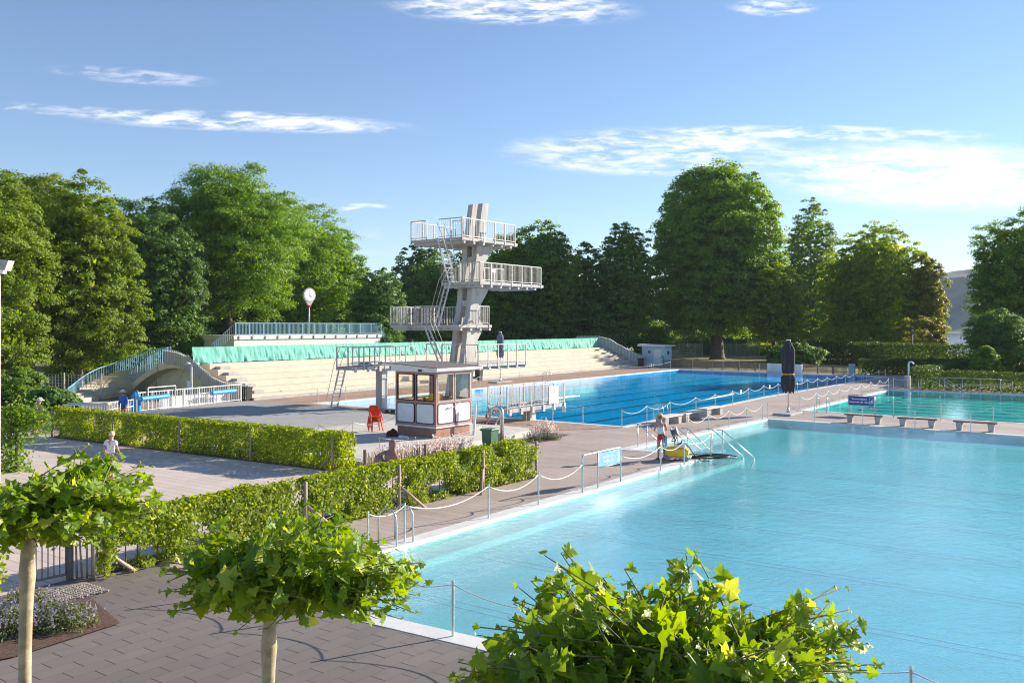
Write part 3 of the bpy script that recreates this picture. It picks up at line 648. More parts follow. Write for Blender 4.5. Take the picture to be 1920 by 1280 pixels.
q.build('railing', RAILW, tr)
# fan stairs at the left end
oc = [D(320, 676, 66), D(296, 680, 67), D(270, 687, 68), D(246, 695, 68), D(223, 703, 68), D(203, 710, 67.2), D(183, 717, 66), D(165, 727, 64), D(150, 739, 61.5), D(138, 750, 58.5), D(127, 762, 55.5)]
ic = [TP(1.25, 8.4+4.9*min(1, (i/10)**.85*1.08)) for i in range(11)]
ir = [TP(-.4, 8.4+4.9*min(1, (i/10)**.85*1.08)) for i in range(11)]
zs = [2.36-2.2*i/10 for i in range(11)]
st = empty('curved_staircase', (oc[-1].x, oc[-1].y, 0), 'fan shaped cream staircase with blue railings at the left end of the tribune', 'staircase')
STM = mat('stair_concrete', (.62, .52, .38), .85, .1, 3, bump=.2, dirt=.3)
for i in range(10):
    a, b_ = ic[i], ic[i+1]; c_, d_ = oc[i+1], oc[i]
    q = MB()
    for h_ in (0, .5):
        p0 = a.lerp(b_, h_); p1 = d_.lerp(c_, h_); p2 = d_.lerp(c_, h_+.499); p3 = a.lerp(b_, h_+.499)
        q.prism([(p0.x, p0.y), (p1.x, p1.y), (p2.x, p2.y), (p3.x, p3.y)], -.02, zs[i]-.11*(1 if h_ else 0)-.02*(h_ == 0))
    q.build('step_pair', STM, st)
def rail_curve(path, zz, h, m, nb, parent, name='railing'):
    q = MB(); pts = [Vector((p.x, p.y, z+h)) for p, z in zip(path, zz)]; fine = []
    for i in range(len(pts)-1):
        for j in range(4): fine.append(pts[i].lerp(pts[i+1], j/4))
    fine.append(pts[-1]); q.tube(fine, .035, 6); q.tube([p-Z*(h-.1) for p in fine], .02, 5)
    for i in range(nb+1):
        x = i/nb*(len(fine)-1); j = min(int(x), len(fine)-2); p = fine[j].lerp(fine[j+1], x-j); q.bar(p-Z*h, p, .028 if i % 8 else .05)
    return q.build(name, m, parent)
rail_curve(oc, [max(z, 0) for z in [2.36, 2.2, 1.9, 1.5, 1.2, .95, .75, .5, .25, .1, 0]], 1.05, RAILB, 62, st)
rail_curve(ir, [arch(8.4+4.9*min(1, (i/10)**.85*1.08)) for i in range(11)], 1.1, RAILB, 26, st)
q = MB(); q.prism([(p.x, p.y) for p in (ir[-1], ir[-1]+Vector((-1.4, -1.6, 0)), ir[-1]+Vector((-1.2, -1.8, 0)), ir[-1]+Vector((.25, -.2, 0)))], 0, [1.0, .35, .35, 1.0]); q.build('newel_wall', CREAM, st)
# green cloth on the rail at the top
q = MB(); nx, nz = 900, 9; vs = []; W_ = tL+.1; s0 = RD*NS+.12
for i in range(nx+1):
    x = -.7+W_*i/nx
    low = .06+.10*noise.noise((x*.5, 3, 1))+.05*noise.noise((x*2.3, 1, 4))
    for j in range(nz+1):
        v = j/nz; z = 2.3+low+(1.17-low)*v; am = (.13*(1-v)+.025)
        y = s0-.05+am*(noise.noise((x*1.9+v*.9, v*1.3, 2))+.6*noise.noise((x*5.5+v*1.5, v*1.6, 5))+.35*noise.noise((x*11, v*4, 8)))-.16*(1-v)**2*(1+noise.noise((x*.8, 0, 0)))
        vs.append(TX @ Vector((x, y, z+.02*noise.noise((x*.7, 9, 2)))))
fs = [(i*(nz+1)+j, (i+1)*(nz+1)+j, (i+1)*(nz+1)+j+1, i*(nz+1)+j+1) for i in range(nx) for j in range(nz)]
q.add(vs, fs); GC = mat('green_cloth', (.15, .50, .38), .75, .1, 1.2, bump=.15, dirt=.25, dirt_scale=.4, dirt_col=(.07, .42, .34), stretch=(1, 1, .4))
tag(q.build('screen_cloth', GC, smooth=True), 'long wrinkled sea green cloth hung along the top rail of the tribune', 'cloth')
q = MB(TX)
for i in range(40): q.bar((.3+i*(tL-1)/39, s0+.1, 2.3), (.3+i*(tL-1)/39, s0+.1, 3.46), .05)
q.bar((-.6, s0+.1, 3.44), (tL-.2, s0+.1, 3.44), .05); q.build('top_railing', RAILB, tr)
# guy ropes on the arch
for a, b_, l in ((D(296, 676, 60), G(290, 765), 'dark cable at the left part of the arch'), (D(361, 661, 60), G(312, 765), 'slanted dark cable across the arch niche')):
    q = MB(); q.tube([a, b_], .022, 5); tag(q.build('guy_cable', BLACKP), l, 'cable', 'cables in front of the arch')
# ================================================================ WHITE BUILDING WITH ROOF RAILING AND CLOCK
bO = Vector((-24.2, 78, 0)); BX = frame(bO, U)
bd = empty('flat_roof_building', bO, 'low white flat roofed building with a blue grey roof railing behind the tribune', 'building')
WW = mat('white_render', (.74, .72, .68), .8, .05, 2, bump=.15, dirt=.2); GW = mat('grey_render', (.46, .46, .45), .8, .08, 2, bump=.15, dirt=.3)
q = MB(BX); q.box((0, 0, 0), (18, 4.3, 3.75)); q.build('wall', WW, bd)
q = MB(BX); q.box((-.12, -.12, 3.752), (18.12, 4.4, 4.12), .02); ro = q.build('roof', WW, bd)
for i in range(13):
    q = MB(BX); q.box((.4+i*1.42, -.2, 3.82), (.55+i*1.42, -.121, 4.08)); q.build('bracket', GALV, ro)
q = MB(BX)
q.bar((0, -.16, 5.2), (18, -.16, 5.2), .06); q.bar((0, -.16, 4.2), (18, -.16, 4.2), .04)
for i in range(121): q.bar((i*.15, -.16, 4.2), (i*.15, -.16, 5.2), .03 if i % 10 else .06)
q.bar((0, -.16, 5.2), (-1.9, .6, 3.3), .05); q.bar((18, -.16, 5.2), (19.8, .6, 3.3), .05)
for i in range(12): q.bar((-.15*i, -.16+.06*i, 5.2-.15*i), (-.15*i, -.16+.06*i, 4.1-.13*i), .03); q.bar((18+.15*i, -.16+.06*i, 5.2-.15*i), (18+.15*i, -.16+.06*i, 4.1-.13*i), .03)
q.build('roof_railing', RAILB, bd)
ck = D(579.5, 625, 86); ck.z = 4.13; cr = empty('column_clock', ck, 'round white clock with red collar on a tall grey pole above the roof railing', 'clock')
q = MB(); q.tube([ck, ck+Z*3.0], [.09, .07], 10); q.build('pole', GALV, cr, smooth=True)
fd = Vector((.75, -.66, 0)).normalized(); cz_ = 4.9+(612-553)*86/F; cc_ = Vector((ck.x, ck.y, cz_))
CXF = Matrix.Identity(4); sx = Vector((-fd.y, fd.x, 0))
for i in range(3): CXF[i][0], CXF[i][1], CXF[i][2], CXF[i][3] = sx[i], fd[i], Z[i], cc_[i]
def disc(mb, r_, y0, y1, n=36):
    vs = [(r_*math.cos(2*math.pi*i/n), y0, r_*math.sin(2*math.pi*i/n)) for i in range(n)]+[(r_*math.cos(2*math.pi*i/n), y1, r_*math.sin(2*math.pi*i/n)) for i in range(n)]
    mb.add(vs, [tuple(range(n)), tuple(range(n, 2*n))[::-1]]+[(i, (i+1) % n, n+(i+1) % n, n+i) for i in range(n)])
q = MB(CXF); disc(q, .68, -.12, .12); q.plate([(-.5, -.45), (.5, -.45), (.14, -1.0), (-.14, -1.0)], (-.1, .1)); hs = q.build('housing', mat('clock_housing', (.5, .42, .44), .5), cr)
q = MB(CXF); disc(q, .56, .121, .13); q.build('dial', LETTER, cr)
q = MB(CXF)
for i in range(12):
    a = math.pi*i/6; q.bar((.44*math.sin(a), .134, .44*math.cos(a)), (.52*math.sin(a), .134, .52*math.cos(a)), .03, .004)
q.build('hour_marks', BLACKP, cr)
q = MB(CXF); q.bar((0, .138, 0), (0, .138, .45), .03, .006); q.bar((-.03, .138, -.03), (.23, .138, -.2), .05, .006); q.build('hands', BLACKP, cr)
REDP = mat('red_paint', (.6, .03, .03), .5, .1); q = MB(CXF); q.lathe([(.14, -1.16), (.16, -1.0), (.15, -.98)], (0, 0, 0), 12); q.build('collar', REDP, cr)
# ================================================================ DIVING TOWER
tw = empty('diving_tower', P(40.4, 33.2), 'grey concrete diving tower with two leaning piers and four railed platforms', 'diving tower')
def prof_pier(m0, m1):
    """profile in the u-z plane; leans towards the pool and widens under each platform"""
    b = lambda z: 39.95+.195*z
    L_ = [(b(0)-.02, 0), (b(2.7), 2.7), (b(4.3), 4.3), (b(5)-.12, 4.7), (b(5)-.12, 5.05), (b(5.4), 5.4), (b(6.6), 6.6), (b(7.0)-.05, 7.0), (b(7.4)-.02, 7.5), (b(9.0), 9), (b(9.5)-.1, 9.6), (b(10)-.05, 10.1), (b(12.25)-.05, 12.25)]
    Rr = [(b(0)+1.02, 0), (b(2.3)+1.02, 2.3), (b(2.8)+1.4, 2.8), (b(3)+1.0, 3.1), (b(4.0)+.98, 4.0), (b(4.75)+1.35, 4.6), (b(5)+1.35, 5.05), (b(5.3)+.98, 5.35), (b(6.2)+.95, 6.2), (b(7.1)+1.45, 7.0), (b(7.3)+1.45, 7.4), (b(7.6)+.85, 7.8), (b(8.7)+.8, 8.7), (b(9.6)+1.5, 9.55), (b(9.9)+1.5, 10.0), (b(10.1)+.62, 10.15), (b(12.2)+.55, 12.3)]
    q = MB(frame(Vector((0, 0, 0)), U)); q.plate(L_+Rr[::-1], (m0, m1)); return q
prof_pier(32.9, 33.26).build('pier', TOWERC, tw); prof_pier(33.64, 34.0).build('pier', TOWERC, tw)
q = MB(frame(Vector((0, 0, 0)), U))
for z in (1.6, 6.1, 8.7): q.box((39.95+.195*z+.1, 33.261, z), (39.95+.195*z+.5, 33.639, z+.35))
q.build('cross_beam', TOWERC, tw)
def railseg(q, a, b_, h=1.1, step=.14, post=1.0, rail=.05):
    a = Vector(a); b_ = Vector(b_); L_ = (b_-a).length; q.bar(a+Z*h, b_+Z*h, rail, .05); q.bar(a+Z*.09, b_+Z*.09, .035, .035); k = max(1, round(L_/step)) if step else 0
    for i in range(k+1): q.bar(a.lerp(b_, i/k)+Z*.09, a.lerp(b_, i/k)+Z*h, .016) if step else None
    k = max(1, round(L_/post))
    for i in range(k+1): q.bar(a.lerp(b_, i/k)-Z*.22, a.lerp(b_, i/k)+Z*h, .065, .05)
FU = frame(Vector((0, 0, 0)), U)
def platform(z, u0, u1, m0, m1, rails, name, step=.14, over=.3):
    q = MB(FU); q.box((u0, m0, z-.17), (u1+over, m1, z), .012)
    for k in range(int((u1-u0)/.9)+1): q.box((u0+.2+k*.9, m0+.05, z-.34), (u0+.36+k*.9, m1-.05, z-.1705))
    s = q.build('platform', TOWERC, tw); s['label'] = name
    q = MB(FU)
    for a, b_ in rails: railseg(q, (a[0], a[1], z), (b_[0], b_[1], z), step=step)
    q.build('railing', GALV, s)
    return s
platform(10, 39.5, 44.6, 32.2, 36.1, [((39.5, 32.2), (44.6, 32.2)), ((39.5, 32.2), (39.5, 33.9)), ((39.5, 34.9), (39.5, 36.1)), ((39.5, 36.1), (43.6, 36.1)), ((40.6, 33.0), (40.6, 33.0+.9))], 'ten metre platform', .16)
platform(7.5, 40.5, 46.7, 31.7, 34.6, [((40.5, 31.7), (46.7, 31.7)), ((40.5, 31.7), (40.5, 33.2)), ((40.5, 33.9), (40.5, 34.6)), ((40.5, 34.6), (46.7, 34.6))], 'seven and a half metre platform', .13)
platform(5, 39.7, 42.5, 32.6, 38.0, [((39.7, 34.15), (39.7, 36.0)), ((39.7, 36.6), (39.7, 38.0)), ((39.7, 38.0), (42.5, 38.0)), ((42.5, 32.6), (42.5, 38.0)), ((41.4, 32.6), (42.5, 32.6))], 'five metre platform', .13)
platform(2.76, 40.07, 44.8, 31.5, 35.4, [((40.07, 31.5), (44.8, 31.5)), ((40.07, 31.5), (40.07, 34.2)), ((40.07, 35.4), (44.8, 35.4))], 'three metre platform', 0)
def ladder(a, b_, w, wdir, m, parent, rung=.26, rail=True, name='ladder', rl=.85):
    a = Vector(a); b_ = Vector(b_); wd = Vector(wdir).normalized()*w/2; L_ = (b_-a).length; q = MB()
    for s_ in (-1, 1): q.bar(a+wd*s_, b_+wd*s_, .045, .09)
    k = int(L_/rung)
    for i in range(1, k+1): p = a.lerp(b_, i/(k+.5)); q.bar(p-wd, p+wd, .05, .025)
    o = q.build(name, m, parent)
    if rail:
        d = (b_-a).normalized(); up = d.cross(wd.normalized()); up = up if up.z > 0 else -up
        for s_ in (-1, 1):
            q = MB(); q.tube([a+wd*s_+d*.5, a+wd*s_+d*.7+up*.45, b_+wd*s_+up*.45, b_+wd*s_+Z*rl], .017, 6); q.build('ladder_rail', m, o, smooth=True)
ladder(D(848, 528, 51.2), D(826, 447, 50.7), .62, U, GALV, tw)
ladder(D(818, 612, 50.6), D(840, 529, 51.0), .62, M_+U*.5, GALV, tw)
ladder(D(826, 678, 50.5), D(799, 612, 50.5), .6, M_+U*.5, GALV, tw)
for (px, py, d) in ((896, 454, 51.6), (879, 604, 51.9), (900, 686, 52)):
    q = MB(); p = D(px, py, d); q.tube([p, p+Vector((.22, -.15, .06)), p+Vector((.3, -.2, -.02))], .05, 8); q.build('floodlight', GALV, tw, smooth=True)
q = MB(frame(D(870, 662, 50.6), N_)); q.box((-.1, -.03, 0), (.18, .03, .28), .01); q.build('notice_plate', GALV, tw)
q = MB(frame(P(41.6, 31.69, 7.5), U)); q.box((0, -.03, .55), (.32, -.01, .72), .004); q.build('notice_plate', WHITEP, tw)
# springboard stands
def board_stand(u0, u1, m0, m1, z, pil, label, step, boards, pw=.55):
    r = empty('springboard_stand', P(pil[0], pil[1]), label, 'diving board', 'springboard stands')
    q = MB(FU); q.box((pil[0]-pw/2, pil[1]-pw/2, 0), (pil[0]+pw/2, pil[1]+pw/2, z-.36), .02); q.box((pil[0]-pw*.8, m0+.2, z-.36), (pil[0]+pw*.8, m1-.2, z-.2005)); q.build('pillar', TOWERC, r)
    q = MB(FU); q.box((u0, m0, z-.2), (u1, m1, z), .012); s = q.build('platform', TOWERC, r)
    for k in range(int((u1-u0)/1.0)+1): q2 = MB(FU); q2.box((u0+.1+k, m0-.06, z-.32), (u0+.28+k, m0-.001, z+.0)); q2.build('bracket', GALV, s)
    for mm in (m0, m1):
        q = MB(FU); railseg(q, (u0, mm, z), (u1, mm, z), step=step, post=.95); q.build('railing', GALV, s)
    q = MB(FU); mc = (m0+m1)/2; q.box((boards[0], mc-.25, z+.18), (boards[1], mc+.25, z+.235), .01); q.build('springboard', WHITEP, r)
    q = MB(FU); q.box((u0+1.5, mc-.35, z), (u0+1.8, mc+.35, z+.175)); q.box((u0+3.0, mc-.3, z), (u0+3.3, mc+.3, z+.175)); q.build('fulcrum', GALV, r)
    return r
s3 = board_stand(35.9, 41.2, 37.3, 38.6, 2.6, (38.9, 37.95), 'three metre springboard stand on a single pillar left of the kiosk', 0, (36.6, 42.4), .5)
ladder(P(35.0, 37.95, 0), P(35.75, 37.95, 2.6), .52, M_, GALV, s3, .24, True, 'ladder', 1.05)
s1 = board_stand(35.8, 41.0, 26.3, 27.5, .78, (38.5, 26.9), 'one metre springboard stand on a single pillar right of the kiosk', .13, (36.6, 43.2), .55)
q = MB(FU); q.box((39.4, 26.23, .8), (40.35, 26.26, 1.75), .004); q.build('metal_screen', GALV, s1)
ladder(P(35.2, 26.9, 0), P(35.75, 26.9, .75), .55, M_, GALV, s1, .2, True, 'ladder', 1.0)
# ================================================================ STAGE AND KIOSK SLAB
st_poly = [G(250, 772, .35), G(589, 803, .35), G(770, 782, .35), G(640, 762, .35), G(470, 753, .35), G(440, 752, .35)]
q = MB(); q.prism([(p.x, p.y) for p in st_poly], 0, .35); STG = mat('stage_screed', (.36, .35, .34), .8, .1, 2, bump=.2, dirt=.35, dirt_scale=.5); sg_ = q.build('concrete_stage', STG); tag(sg_, 'broad low grey concrete stage left of the kiosk', 'stage')
slab = [(-5.0, 30.7), (1.25, 41.0), (-1.9, 43.0), (-5.9, 44.2), (-9.0, 40.2), (-8.4, 33.2)]
q = MB(); q.prism(slab, 0, .25); tag(q.build('concrete_slab', CONCL), 'pale concrete slab carrying the kiosk', 'slab')
# ---------------------------------------------------------------- kiosk
K0 = Vector((-3.14, 37.1, .25)); KX = frame(K0, U)   # x along the lit side, y along the shaded side
PINK = mat('pink_frame', (.43, .22, .20), .6, .12, 6, bump=.1, dirt=.2); PLINTH = mat('brown_plinth', (.34, .17, .125), .8, .15, 5, bump=.2, dirt=.3)
PANEL = mat('white_panel', (.72, .73, .75), .45, .04, 3, bump=.03, dirt=.15, dirt_scale=2); RUB = mat('black_gasket', (.015, .015, .02), .6); ROOFT = mat('roof_felt', (.15, .125, .12), .9, .15, 4, bump=.4, bscale=80, dirt=.3)
GLS = glass_mat('window_glass', (.975, .96, .92)); GLD = glass_mat('dusty_glass', (.86, .83, .8), .05)
ks = empty('kiosk', K0, 'small pink framed attendant kiosk with white panels and a flat overhanging roof', 'kiosk')
LX, LY = 2.35, 2.3
q = MB(KX); q.box((.06, .06, 0), (LX-.06, LY-.06, .42)); q.build('plinth', PLINTH, ks)
q = MB(KX); q.box((-.02, -.02, .421), (LX+.02, LY+.02, .48)); q.build('sill_strip', WHITEP, ks)
q = MB(KX)
for (x, y) in ((0, 0), (LX-.1, 0), (0, LY-.1), (LX-.1, LY-.1)): q.box((x, y, .481), (x+.1, y+.1, 2.75))
for z0, z1 in ((.481, .58), (1.43, 1.52), (2.66, 2.75)):
    q.box((.1, 0.003, z0), (LX-.1, .07, z1)); q.box((.1, LY-.07, z0), (LX-.1, LY-.003, z1)); q.box((.003, .1, z0), (.07, LY-.1, z1)); q.box((LX-.07, .1, z0), (LX-.003, LY-.1, z1))
for z0, z1 in ((.58, 1.43), (1.52, 2.66)):
    for y in (0.003, LY-.07): q.box((LX/2-.03, y, z0), (LX/2+.03, y+.067, z1))
    for x in (0.003, LX-.07): q.box((x, LY/2-.03, z0), (x+.067, LY/2+.03, z1))
q.build('frame', PINK, ks)
def rrect(x0, z0, x1, z1, r, n=5):
    out = []
    for cx_, cz, a0 in ((x1-r, z0+r, -90), (x1-r, z1-r, 0), (x0+r, z1-r, 90), (x0+r, z0+r, 180)):
        for i in range(n+1): a = R(a0+90*i/n); out.append((cx_+r*math.cos(a), cz+r*math.sin(a)))
    return out
def ring(q, x0, z0, x1, z1, r, w, y0, y1):
    a = rrect(x0, z0, x1, z1, r); b_ = rrect(x0+w, z0+w, x1-w, z1-w, max(.01, r-w)); n = len(a)
    vs = [(p[0], y0, p[1]) for p in a]+[(p[0], y0, p[1]) for p in b_]+[(p[0], y1, p[1]) for p in a]+[(p[0], y1, p[1]) for p in b_]
    fs = []
    for i in range(n):
        j = (i+1) % n; fs += [(i, j, n+j, n+i), (2*n+i, 2*n+j, 3*n+j, 3*n+i), (i, j, 2*n+j, 2*n+i), (n+i, n+j, 3*n+j, 3*n+i)]
    q.add(vs, fs)
sides = [(KX, LX, 'n'), (frame(K0+M_*LY, -M_), LY, 'u'), (frame(K0+U*LX+M_*LY, -U), LX, 'b'), (frame(K0+U*LX, M_), LY, 'b')]
for X, Ls, nm in sides:
    for k in range(2):
        x0 = .09+k*(Ls/2-.05); x1 = x0+Ls/2-.14
        q = MB(X); q.plate(rrect(x0+.02, .60, x1-.02, 1.41, .09), (-.012, .03)); pn_ = q.build('panel', PANEL, ks)
        q = MB(X); ring(q, x0, .58, x1, 1.43, .11, .035, -.02, .032); q.build('gasket', RUB, pn_)
        q = MB(X); q.plate(rrect(x0+.02, 1.54, x1-.02, 2.64, .08), (.02, .03)); wn_ = q.build('window', GLS if nm != 'n' else GLD, ks)
        q = MB(X)
        if nm == 'n': ring(q, x0-.01, 1.51, x1+.01, 2.67, .03, .04, -.012, .034)
        else: ring(q, x0, 1.52, x1, 2.66, .11, .045, -.02, .034)
        q.build('window_frame', RUB if nm != 'n' else STEEL, wn_)
    if nm == 'n':
        q = MB(X); q.bar((Ls/2-.5, -.05, 1.22), (Ls/2-.08, -.05, 1.26), .05); q.bar((Ls/2+.03, -.02, 1.12), (Ls/2+.03, -.02, 1.42), .05); q.bar((Ls/2+.05, -.03, 1.3), (Ls/2+.32, -.03, 1.42), .035); q.build('door_handle', GALV, ks)
q = MB(KX); y0, y1 = -.35, LY+.4; x0, x1 = -.35, LX+.35; ra = lambda y: 2.82+.17*(y-y0)/(y1-y0)
q.add([(x0, y0, ra(y0)), (x1, y0, ra(y0)), (x1, y1, ra(y1)), (x0, y1, ra(y1))]+[(x0, y0, ra(y0)+.1), (x1, y0, ra(y0)+.1), (x1, y1, ra(y1)+.1), (x0, y1, ra(y1)+.1)],
      [(3, 2, 1, 0), (4, 5, 6, 7), (0, 1, 5, 4), (1, 2, 6, 5), (2, 3, 7, 6), (3, 0, 4, 7)]); rf = q.build('roof', WHITEP, ks)
q = MB(KX); q.prism([(x0+.04, y0+.04), (x1-.04, y0+.04), (x1-.04, y1-.04), (x0+.04, y1-.04)], [ra(y0)+.101]*2+[ra(y1)+.101]*2, [ra(y0)+.125]*2+[ra(y1)+.125]*2); q.build('roof_felt', ROOFT, rf)
q = MB(KX); q.prism([(-.12, -.1), (LX+.1, -.1), (LX+.1, LY+.12), (-.12, LY+.12)], 2.752, [2.818, 2.818, 2.96, 2.96]); q.build('fascia', WHITEP, rf)
q = MB(frame(K0+M_*.75-U*.13+Z*2.77, -M_)); q.box((-.09, -.06, 0), (.07, -.002, .17), .01); q.ball((-.01, -.07, .08), .035); q.build('wall_lamp', BLACKP, ks)
q = MB(KX); q.box((.1, .1, .5), (LX-.1, LY-.1, .53)); q.build('floor', WOODG, ks)
YEL = mat('yellow_paint', (.75, .45, .02), .5, .08, 5, dirt=.15); LEAFG = leaf_mat('pot_plant', (.05, .13, .02), (.10, .22, .03), (.2, .3, .05))
q = MB(KX); q.box((.35, .25, 1.42), (.75, .7, 1.80), .02); q.box((.5, .4, 1.80), (.58, .48, 2.3)); tag(q.build('yellow_case', YEL), 'yellow case seen through the left kiosk window', 'case')
q = MB(KX); q.box((.25, .2, 1.38), (1.0, LY-.2, 1.42)); q.build('counter', WOODG, ks)
for k in range(2):
    q = MB(KX)
    for i in range(26):
        a = random.uniform(0, 6.3); l = random.uniform(.12, .3); c = Vector((.45, 1.05+.5*k, 1.42)); t_ = c+Vector((math.cos(a)*.13, math.sin(a)*.13, l)); s_ = Vector((-math.sin(a), math.cos(a), 0))*.02
        q.add([c-s_, c+s_, c.lerp(t_, .6)+s_+Z*.05, t_, c.lerp(t_, .6)-s_+Z*.05], [(0, 1, 2, 3, 4)])
    tag(q.build('pot_plant', LEAFG), 'leafy green pot plant on the kiosk sill, '+['right one', 'left one'][k], 'plant', 'pot plants in the kiosk')
# plank leaning at the right of the kiosk
q = MB(); p = G(888, 815, .25); q.bar(p, p+Z*1.3+U*.15, .12, .03); tag(q.build('leaning_board', WHITEP), 'narrow white board leaning beside the right side of the kiosk', 'board')
# ---------------------------------------------------------------- stack of orange chairs
ORG = mat('orange_plastic', (.78, .10, .02), .4, .06, 5, bump=.02)
def chair():
    r = empty('stacking_chair', (0, 0, 0), 'chair', 'chair')
    q = MB(); q.box((-.22, -.2, .42), (.22, .22, .46), .015); q.build('seat', ORG, r)
    q = MB(); n = 10
    prof = [(-.20, .46), (-.22, .80), (-.15, .90), (.15, .90), (.22, .80), (.20, .46), (.15, .46), (.16, .54), (-.16, .54), (-.15, .46)]
    q.x = Matrix.Rotation(R(8), 4, 'X') @ Matrix.Translation((0, .06, 0)); q.plate([(-.2, .47), (.2, .47), (.215, .58), (-.215, .58)], (.19, .215)); q.plate([(-.215, .67), (.215, .67), (.21, .84), (.15, .9), (-.15, .9), (-.21, .84)], (.19, .215))
    q.plate([(-.215, .57), (-.17, .57), (-.17, .68), (-.215, .68)], (.19, .215)); q.plate([(.17, .57), (.215, .57), (.215, .68), (.17, .68)], (.19, .215)); q.build('backrest', ORG, r)
    for sx_, sy_ in ((-1, -1), (1, -1), (-1, 1), (1, 1)):
        q = MB(); q.bar((sx_*.26, sy_*.24, 0), (sx_*.21, sy_*.19, .44), .04); q.build('leg', ORG, r)
    for sx_ in (-1, 1):
        q = MB(); q.tube([(sx_*.23, -.18, .45), (sx_*.25, -.16, .62), (sx_*.25, .05, .66), (sx_*.22, .2, .66)], .018, 6); q.build('armrest', ORG, r, smooth=True)
    return r
c0 = chair(); cp = G(705, 808, .25); rz = math.atan2(.45, .9)
for i in range(4):
    o = c0 if i == 0 else dup(c0, cp+Z*(.075*i)); o.location = cp+Z*(.075*i)+Vector((-.015*i, -.03*i, 0)); o.rotation_euler = (0, 0, rz)
    o['label'] = ['bottom', 'second from the bottom', 'third from the bottom', 'topmost'][i]+' orange plastic chair in the stack left of the kiosk'; o['group'] = 'orange stacking chairs'
    if i == 0: bpy.context.view_layer.update()
# ---------------------------------------------------------------- bins
GRN = mat('green_bin_plastic', (.05, .16, .08), .45, .1, 4, bump=.04); DGR = mat('dark_bin_plastic', (.035, .032, .03), .5, .15, 4, bump=.04)
def bin_(o, d, s_, m, label):
    r = empty('wheeled_bin', o, label, 'bin', 'wheeled bins'); X = frame(o, d)
    q = MB(X); a = .2*s_; b_ = .26*s_; q.prism([(-a, -a), (a, -a), (a, a), (-a, a)], 0, .86*s_)
    for i in range(4, 8):
        pass
    vs = q.v; c = X @ Vector((0, 0, 0))
    q.v = [v if v.z < o.z+.4*s_ else Vector((c.x+(v.x-c.x)*1.28, c.y+(v.y-c.y)*1.28, v.z)) for v in vs]; q.build('body', m, r)
    q = MB(X); q.box((-b_-.02, -b_-.03, .861*s_), (b_+.02, b_+.04, .93*s_), .02); q.box((-b_, b_+.03, .84*s_), (b_, b_+.08, .9*s_)); q.build('lid', m, r)
    for sx_ in (-1, 1):
        q = MB(X @ Matrix.Translation((sx_*.24*s_, .2*s_, .09)) @ Matrix.Rotation(R(90), 4, 'Y')); q.lathe([(.09, -.025), (.09, .025)], (0, 0, 0), 14); q.build('wheel', BLACKP, r)
bin_(G(919, 845), U, .95, GRN, 'green wheeled bin behind the near hedge right of the kiosk')
bin_(G(463, 751), tT, 1.0, DGR, 'dark wheeled bin at the left foot of the tribune'); bin_(G(898, 713.5), tT, 1.1, DGR, 'dark wheeled bin at the foot of the tribune behind the diving tower'); bin_(G(1202, 688), tT, 1.15, DGR, 'black wheeled bin between the tribune and the light blue shed')
# shower pipe
p = G(941, 833, .1); q = MB(); r = empty('outdoor_shower', p, 'curved steel shower pipe beside the green bin', 'shower')
q.tube([p, p+Z*1.2]+[p+Z*1.25-N_*.24+(N_*math.cos(a)+Z*math.sin(a))*.24 for a in [math.pi*i/10 for i in range(10)]]+[p+Z*1.2-N_*.47], .085, 12); q.build('pipe', STEEL, r, smooth=True)
q = MB(frame(p, N_)); q.box((-.28, -.09, 0), (-.1, .09, .45), .01); q.build('valve_box', GALV, r)
a = G(524, 743); q = MB(frame(a, tT)); q.box((0, -.25, .18), (2.0, .0, .42), .02); tag(q.build('pale_slab', SEATC), 'small pale slab lying against the kerb of the tribune', 'slab')
# traffic cone
p = G(912, 795, .0); r = empty('traffic_cone', p, 'orange and white traffic cone behind the green bin', 'cone'); q = MB(); q.lathe([(.13, .03), (.02, .55)], tuple(p), 14); q.build('cone', ORG, r, smooth=True); q = MB(); q.box((p.x-.19, p.y-.19, 0), (p.x+.19, p.y+.19, .03)); q.build('foot', ORG, r); q = MB(); q.lathe([(.098, .19), (.07, .32)], tuple(p), 14); q.build('white_band', WHITEP, r)
# sign board lying / bags
DARKR = mat('dark_red_cloth', (.10, .02, .02), .9, .3, 9); 
def lump(o, sx_, sy_, sz, m, name, label, cat, seed=0):
    q = MB(); n = 14; vs = []; fs = []
    for i in range(n+1):
        for j in range(18):
            th = math.pi*.52*i/n; ph = 2*math.pi*j/18; d = Vector((math.sin(th)*math.cos(ph), math.sin(th)*math.sin(ph), math.cos(th)))
            k = 1+.35*noise.noise(d*1.6+Vector((seed, 0, 0))); vs.append(o+Vector((d.x*sx_*k, d.y*sy_*k, max(0, d.z*sz*k))))
    for i in range(n):
        for j in range(18): fs.append((i*18+j, i*18+(j+1) % 18, (i+1)*18+(j+1) % 18, (i+1)*18+j))
    q.add(vs, fs); return tag(q.build(name, m, smooth=True), label, cat)
lump(G(727, 774, .35), .16, .16, .2, DARKR, 'cloth_bundle', 'dark red bundle lying left of the kiosk', 'bundle', 2); lump(G(737, 774.5, .35), .17, .15, .2, BLACKP, 'cloth_bundle', 'black bundle lying against the left side of the kiosk', 'bundle', 5)
lump(G(736, 818, .25), .25, .22, .3, DARKR, 'bag', 'dark bag on the slab at the left foot of the kiosk', 'bag', 7); lump(G(756, 820, .25), .25, .18, .1, WHITEP, 'white_cloth', 'crumpled white cloth beside the kiosk plinth', 'cloth', 9)
